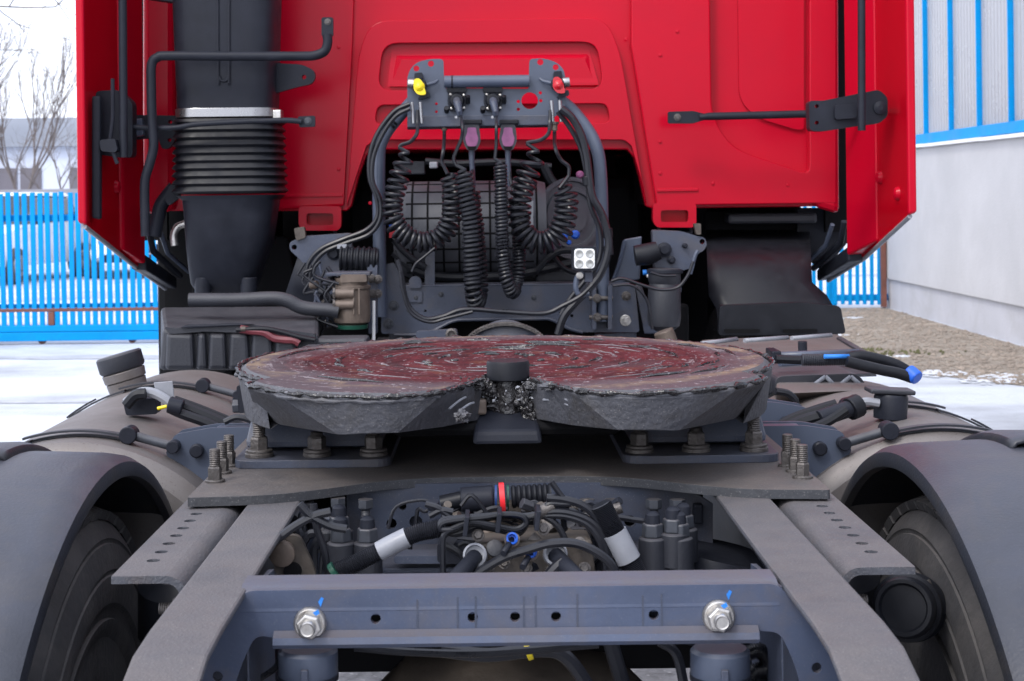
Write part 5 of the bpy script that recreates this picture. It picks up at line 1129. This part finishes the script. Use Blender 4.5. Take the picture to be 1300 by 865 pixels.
# work light
LY = 4.46
wl_ = P(MB().prism(rrect(K([(726,313),(758,313),(758,344),(726,344)], LY), .014), Y_*.045), 'work_light', 'plastic', .004)
P(MB().prism(rrect(K([(729,316),(755,316),(755,341),(729,341)], LY-.003), .010), Y_*.0028), 'lamp_face', 'white', .0008, wl_)
for x in (735.5, 748.5):
    for y in (322.5, 335): P(MB().lathe([(0,.0115),(.0015,.011),(.0015,.007),(.0005,.004),(.0005,0)], W(x,y,LY-.003), BK, 22), 'lamp_lens', 'lens', 0, wl_)
H('lamp_cable', [(740,345),(733,352),(731,365),(736,375),(748,372)], 4.48, .0075, 'steel2')
bolt(wl_, W(736,350,LY+.01), BK, .007, .006, 'zinc')
P(MB().span(W(742,345,4.48), W(752,358,4.50)), 'lamp_bracket', 'steel', .002, wl_)

# ---------------------------------------------------------------- left: cab suspension, brown valve, pipe, battery box
SY = 4.72
def Z(l, Y=SY): return [W(x, y, Y) for x, y in l]
cs = P(MB().prism(rrect(Z([(368,318),(367,308),(376,304),(386,300),(446,296),(448,340),(440,385),(418,385),(388,336)]), [.01,.012,.012,.01,.01,.01,.01,.01,.03]), Y_*.04, [circle(W(373.5,314,SY), .008)]), 'cab_mount', 'steel', .004)
P(MB().prism(rrect(Z([(373,290),(386,288),(388,302),(376,306)], SY-.01), .006), Y_*.03), 'mount_tab', 'alu', .003, cs)
P(MB().lathe([(0,.020),(.01,.02),(.012,.013),(.02,.013),(.02,0)], W(424,322,SY-.001), BK, 20), 'mount_pin', 'plastic', .001, cs)
bl = resample(PX([(432,328),(480,330)], SY-.03), 28); P(MB().tube(bl, [.038 if i % 4 < 2 else .033 for i in range(28)], 18), 'bellows_joint', 'rubber')
P(MB().prism(Z([(428,311),(440,310),(440,316),(428,316)], SY-.04), Y_*.003), 'mount_label', 'label', 0, cs)
bv = P(MB().lathe([(0,.036),(.008,.052),(.03,.054),(.10,.052),(.105,.056),(.112,.056),(.115,.046),(.135,.048)], W(447,412,4.55), Z_, 30), 'brake_valve', 'brown')
P(MB().lathe([(-.012,.044),(0,.046)], W(447,412,4.55), Z_, 24), 'valve_base', 'green', .001, bv)
P(MB().span(W(427,371,4.56), W(452,350,4.60)), 'valve_top', 'brown', .006, bv)
P(MB().prism(rrect(Z([(432,349),(465,349),(466,358),(432,359)], 4.5), .006), Y_*.06), 'valve_cover', 'brown', .005, bv)
for y in (373, 387): P(MB().cyl(W(425,y,4.50), W(450,y,4.50), .014, 16), 'valve_port', 'brown', .003, bv); P(MB().cyl(W(423,y,4.50), W(426,y,4.50), .018, 6, smooth=False), 'port_nut', 'dirtbolt', .001, bv)
for x in (449, 456): P(MB().box(W(x,383,4.495), (.005,.006,.075)), 'valve_rib', 'brown', .001, bv)
P(MB().span(W(413,346.5,4.52), W(473,348,4.62)), 'valve_plate', 'steel', .002)
P(MB().prism(rrect(Z([(466,325),(479,325),(479,424),(468,424)], 4.66), .005), Y_*.02), 'valve_bracket', 'steel', .003)
for x, y in ((472,354),(473,373),(480,355),(480,373)): bolt(truck, W(x, y, 4.655), BK, .009, .008, 'dirtbolt', stud=.008)
P(MB().cyl(W(474.5,382,4.6), W(474.5,432,4.6), .0048, 12), 'bright_rod', 'white')
rnd = random.Random(4)
for i in range(22):
    x0, y0 = rnd.uniform(385, 428), rnd.uniform(330, 395); H('thin_line', [(x0,y0), (x0+rnd.uniform(-14,14), y0+rnd.uniform(5,20)), (x0+rnd.uniform(-12,22), y0+rnd.uniform(15,35)), (x0+rnd.uniform(-5,28), y0+rnd.uniform(25,50))], rnd.uniform(4.5, 4.66), rnd.choice((.0035,.0045,.006)), rnd.choice(('hose','rubber','hose','steel')))
for i in range(10):
    x, y = rnd.uniform(392, 426), rnd.uniform(355, 410); P(MB().cyl(W(x,y,4.56), W(x+rnd.uniform(4,9),y+rnd.uniform(-3,3),4.55), rnd.uniform(.007,.012), 10), 'line_fitting', rnd.choice(('plastic','dirtbolt','brown','plastic_d')), .001)
P(MB().tube(cr(PX([(240,381),(300,381),(345,379),(365,382),(385,391),(418,394),(430,396)], 4.5), 6), .020, 16), 'air_pipe', 'plastic_d')
P(MB().lathe([(0,.10),(.03,.12),(.20,.12),(.23,.10)], W(372,345,4.95), Vector((1,.1,-.35)), 32), 'air_reservoir', 'plastic')
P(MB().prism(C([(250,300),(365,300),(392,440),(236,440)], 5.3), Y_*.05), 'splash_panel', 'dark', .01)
BY = 4.30
bx = P(MB().hexa(K([(202,470),(405,470),(405,425),(207,417)], BY), K([(204,470),(405,470),(405,388),(204,390)], BY+.42)), 'battery_box', 'plastic_d', .012)
P(MB().prism(rrect(K([(208,415),(224,417),(262,413),(316,411),(345,416),(400,424),(400,430),(340,424),(260,421),(224,424),(214,424)], BY-.02), .008), Y_*.03), 'box_rim', 'plastic_d', .004, bx)
for x0, x1 in ((211,246),(250,262),(265,287),(291,316),(319,346),(349,376)): P(MB().hexa(K([(x0,468),(x1,468),(x1-2,426),(x0+2,425)], BY-.022), K([(x0-2,470),(x1+2,470),(x1,421),(x0,421)], BY-.001)), 'box_panel', 'plastic_d', .008, bx)
P(MB().prism(K([(228,416),(236,413),(300,411),(322,412),(300,414),(240,417)], BY-.03), Y_*.02), 'box_latch', 'plastic', .003, bx)
M['maroon'] = mat('maroon_hose', (.16,.035,.045), .4, 0, .3, 30)
H('maroon_cable', [(305,418),(318,420),(335,422),(350,430),(372,432),(380,436)], BY-.03, .011, 'maroon'); H('cable', [(300,419),(340,418),(380,428),(400,432)], BY-.035, .007, 'rubber')
P(MB().span(W(380,470,4.1), W(410,437,4.25)), 'relay_box', 'plastic_d', .008); P(MB().span(W(400,445,4.3), W(470,425,4.4)), 'rear_step', 'plastic_d', .01)
P(MB().cyl(W(306,418,BY-.035), W(312,418,BY-.035), .008, 10), 'cable_lug', 'alu')

# ---------------------------------------------------------------- right: cab suspension strut, splash flap, deck
RY = 4.75
rs = P(MB().prism(rrect(K([(828,292),(866,294),(882,299),(895,302),(898,311),(893,319),(886,322),(880,340),(862,345),(866,372),(834,372),(830,330)], RY), .01), Y_*.05, [circle(W(891.5,307,RY), .008)]), 'cab_mount', 'steel', .005)
P(MB().prism(rrect(K([(881,284),(890,284),(890,298),(884,298)], RY-.01), .004), Y_*.03), 'mount_tab', 'alu', .003, rs)
for x, y, r in ((843,317,.022),(852,330,.012),(869,312,.008)): P(MB().lathe([(0,r),(.012,r),(.015,r*.6),(.022,r*.6),(.022,0)], W(x, y, RY-.001), BK, 22), 'mount_pin', 'plastic', .001, rs)
P(MB().lathe([(0,.026),(.015,.046),(.04,.050),(.13,.048),(.14,.044),(.15,.049),(.185,.047)], W(843,420,RY-.06), (0.02,0,1), 30), 'cab_strut', 'plastic_d')
P(MB().lathe([(0,.054),(.012,.054)], W(844,347,RY-.06), (0.02,0,1), 30), 'strut_band', 'plastic', .002)
P(MB().tube(PX([(806,325),(822,323),(836,318)], RY-.05), [.030,.033,.028], 18), 'strut_joint', 'rubber')
H('air_line', [(826,346),(840,350),(858,350)], RY-.12, .004); P(MB().cyl(W(816,346,4.7), W(827,345,4.7), .008, 10), 'blue_fitting', 'bluemark'); P(MB().cyl(W(821,350,4.7), W(827,350,4.7), .006, 10), 'white_fitting', 'white')
H('air_line', [(880,335),(876,348),(882,326),(886,318)], RY-.08, .006, 'steel2')
P(MB().cyl(W(842,420,4.6), W(848,436,4.6), .03, 14), 'strut_foot', 'brown', .004)
fl = MB(); rowsf = []
for i in range(9):
    t = i/8; y = 292 + (425-292)*t; Y = 5.0 - .2*t + .5*max(0, .35-t)**2*8
    rowsf.append([W(896+ (18 if i > 5 else 6)*t + k*(132 if i < 5 else 150)/8, y, Y - .02*math.sin(math.pi*k/8)) for k in range(9)])
for A, B in zip(rowsf, rowsf[1:]): fl.loft(A, B, True)
o = P(fl, 'splash_flap', 'rubber'); sm_ = o.modifiers.new('thick', 'SOLIDIFY'); sm_.thickness = .008
fp2 = P(MB().prism(rrect(K([(912,426),(1074,424),(1067,389),(1018,384),(914,388)], 4.64), .012), Y_*.03), 'flap_extension', 'rubber', .005)
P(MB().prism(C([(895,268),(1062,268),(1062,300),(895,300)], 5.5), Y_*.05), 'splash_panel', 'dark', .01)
for x, y, w_ in ((925,418,40),(1000,418,38)): P(MB().prism(rrect(K([(x-5,y),(x+w_,y),(x+w_,y+5),(x-5,y+5)], 4.61), .004), Y_*.01), 'flap_bracket', 'dark', .002)
P(MB().span(W(925,285,5.3), W(1030,270,5.4)), 'under_cab_rail', 'plastic_d', .01)
P(MB().prism(C([(1012,264),(1084,264),(1084,299),(1046,345),(1024,328),(1012,320)], 5.44), Y_*.03), 'corner_bracket', 'plastic', .005)
# deck over the right battery / urea tank
def DZ(l, z): return [WZ(x, y, z) for x, y in l]
dz = 1.015
dk = P(MB().prism(rrect(DZ([(888,432),(1062,424),(1096,446),(985,451),(945,451)], dz), .03), (0,0,-.012)), 'step_deck', 'tank', .006)
for (x0,y0),(x1,y1) in (((890,437),(935,431)),((945,433),(1000,429)),((1005,430),(1055,426))): P(MB().tube([WZ(x0,y0,dz+.004), WZ(x1,y1,dz+.004)], .007, 8), 'deck_ridge', 'label', 0, dk)
for (x0,y0),(x1,y1) in (((985,452),(1090,448)),((990,462),(1075,458))): P(MB().tube([WZ(x0,y0,dz+.006), WZ(x1,y1,dz+.006)], .010, 8), 'deck_rail', 'steel2', 0, dk)
P(MB().span(WZ(972,452,dz+.001), WZ(992,446,dz+.022)), 'deck_block', 'plastic', .003, dk); P(MB().cyl(WZ(1019,448,dz), WZ(1019,448,dz)+Z_*.03, .012, 10), 'deck_stud', 'plastic', .002, dk)
P(MB().prism(DZ([(1062,428),(1068,427),(1130,462),(1122,464)], dz+.006), (0,0,-.01)), 'deck_edge', 'plastic_d', .002, dk)
P(MB().hexa(DZ([(930,480),(1112,474),(1090,451),(945,455)], .985), DZ([(930,484),(1114,478),(1092,455),(945,459)], .965)), 'lower_deck', 'plastic_d', .004)
P(MB().prism(DZ([(984,467),(1040,465),(1040,469),(984,471)], .99), (0,0,.004)), 'snow_strip', 'wsnow', .001, dk)
P(MB().hexa(DZ([(985,512),(1100,505),(1100,490),(985,494)], .97), DZ([(985,500),(1085,496),(1085,480),(985,482)], 1.0)), 'tank_end_cover', 'tank', .008)
P(MB().prism(rrect([W(x,y,3.55) for x,y in ((984,478),(1090,474),(1106,500),(984,505))], .02), (0,.25,0)), 'urea_tank', 'plastic_d', .01)
for l in ([(1030,491),(1048,478)],[(1048,478),(1062,492)],[(1062,492),(1080,478)],[(1080,478),(1096,492)]): P(MB().tube(PX(l, 3.54), .005, 6), 'tank_rib', 'label')
H('deck_hose', [(985,456),(1010,457),(1035,457)], 3.6, .010, 'rubber'); cgs = resample(cr(PX([(1018,457),(1045,457),(1075,456)], 3.5), 5), 50); P(MB().tube(cgs, [.014 if i % 2 else .012 for i in range(50)], 12), 'deck_conduit', 'plastic_d', fix=False)
P(MB().tube(PX([(1046,453),(1078,452.5)], 3.48), .005, 8), 'blue_line', 'bluemark')
H('deck_hose', [(1072,456),(1090,452),(1110,455),(1135,462),(1150,470),(1162,478)], 3.5, .0125, 'rubber', n=12); H('deck_hose', [(1075,459),(1095,464),(1120,470),(1140,474),(1158,480)], 3.46, .0125, 'rubber', n=12)
P(MB().cyl(W(1153,471,3.47), W(1165,481,3.45), .0165, 16), 'blue_cap', 'blue', .004)
H('deck_cable', [(985,497),(1000,500),(1010,510),(1005,520)], 3.3, .008, 'rubber')

# more lines and fittings in the valve bay
rnd = random.Random(31)
for i in range(46):
    x0, y0 = rnd.uniform(540, 800), rnd.uniform(640, 715); dx = rnd.uniform(-60, 60); yb = rnd.uniform(1, 1.6)
    H('thin_line', [(x0,y0), (x0+dx*.4, y0-rnd.uniform(-4,14)), (x0+dx, y0+rnd.uniform(-4,22)), (x0+dx*1.2, y0+rnd.uniform(15,55))], rnd.uniform(2.15, 2.36), rnd.choice((.0025,.003,.0035,.0045)), rnd.choice(('hose','rubber','hose','plastic')), k=4, n=6)
for i in range(60):
    x, y, Y = rnd.uniform(545, 790), rnd.uniform(640, 722), rnd.uniform(2.13, 2.34); a = Vector((rnd.gauss(0,1), rnd.gauss(-.6,.6), rnd.gauss(.2,.6))).normalized(); L_ = rnd.uniform(.010,.028); p = W(x, y, Y)
    P(MB().cyl(p, p + a*L_, rnd.uniform(.005,.011), rnd.choice((6,10,10))), 'line_fitting', rnd.choice(('plastic','dirtbolt','brown','plastic_d','alu','plastic')), .0008)
for i in range(16):
    x, y = rnd.uniform(350, 440), rnd.uniform(640, 715); dx = rnd.uniform(-40, 40)
    H('thin_line', [(x,y), (x+dx*.5,y+rnd.uniform(0,14)), (x+dx,y+rnd.uniform(10,40)), (x+dx,y+rnd.uniform(40,70))], rnd.uniform(2.2,2.34), rnd.choice((.003,.0045,.006)), rnd.choice(('hose','plastic_d')), k=4, n=6)
for i in range(14):
    p = W(rnd.uniform(350, 425), rnd.uniform(645, 720), rnd.uniform(2.2,2.34)); P(MB().box(p, (rnd.uniform(.012,.04), .03, rnd.uniform(.012,.035))), 'valve_housing', rnd.choice(('plastic_d','plastic','steel','brown')), .004)
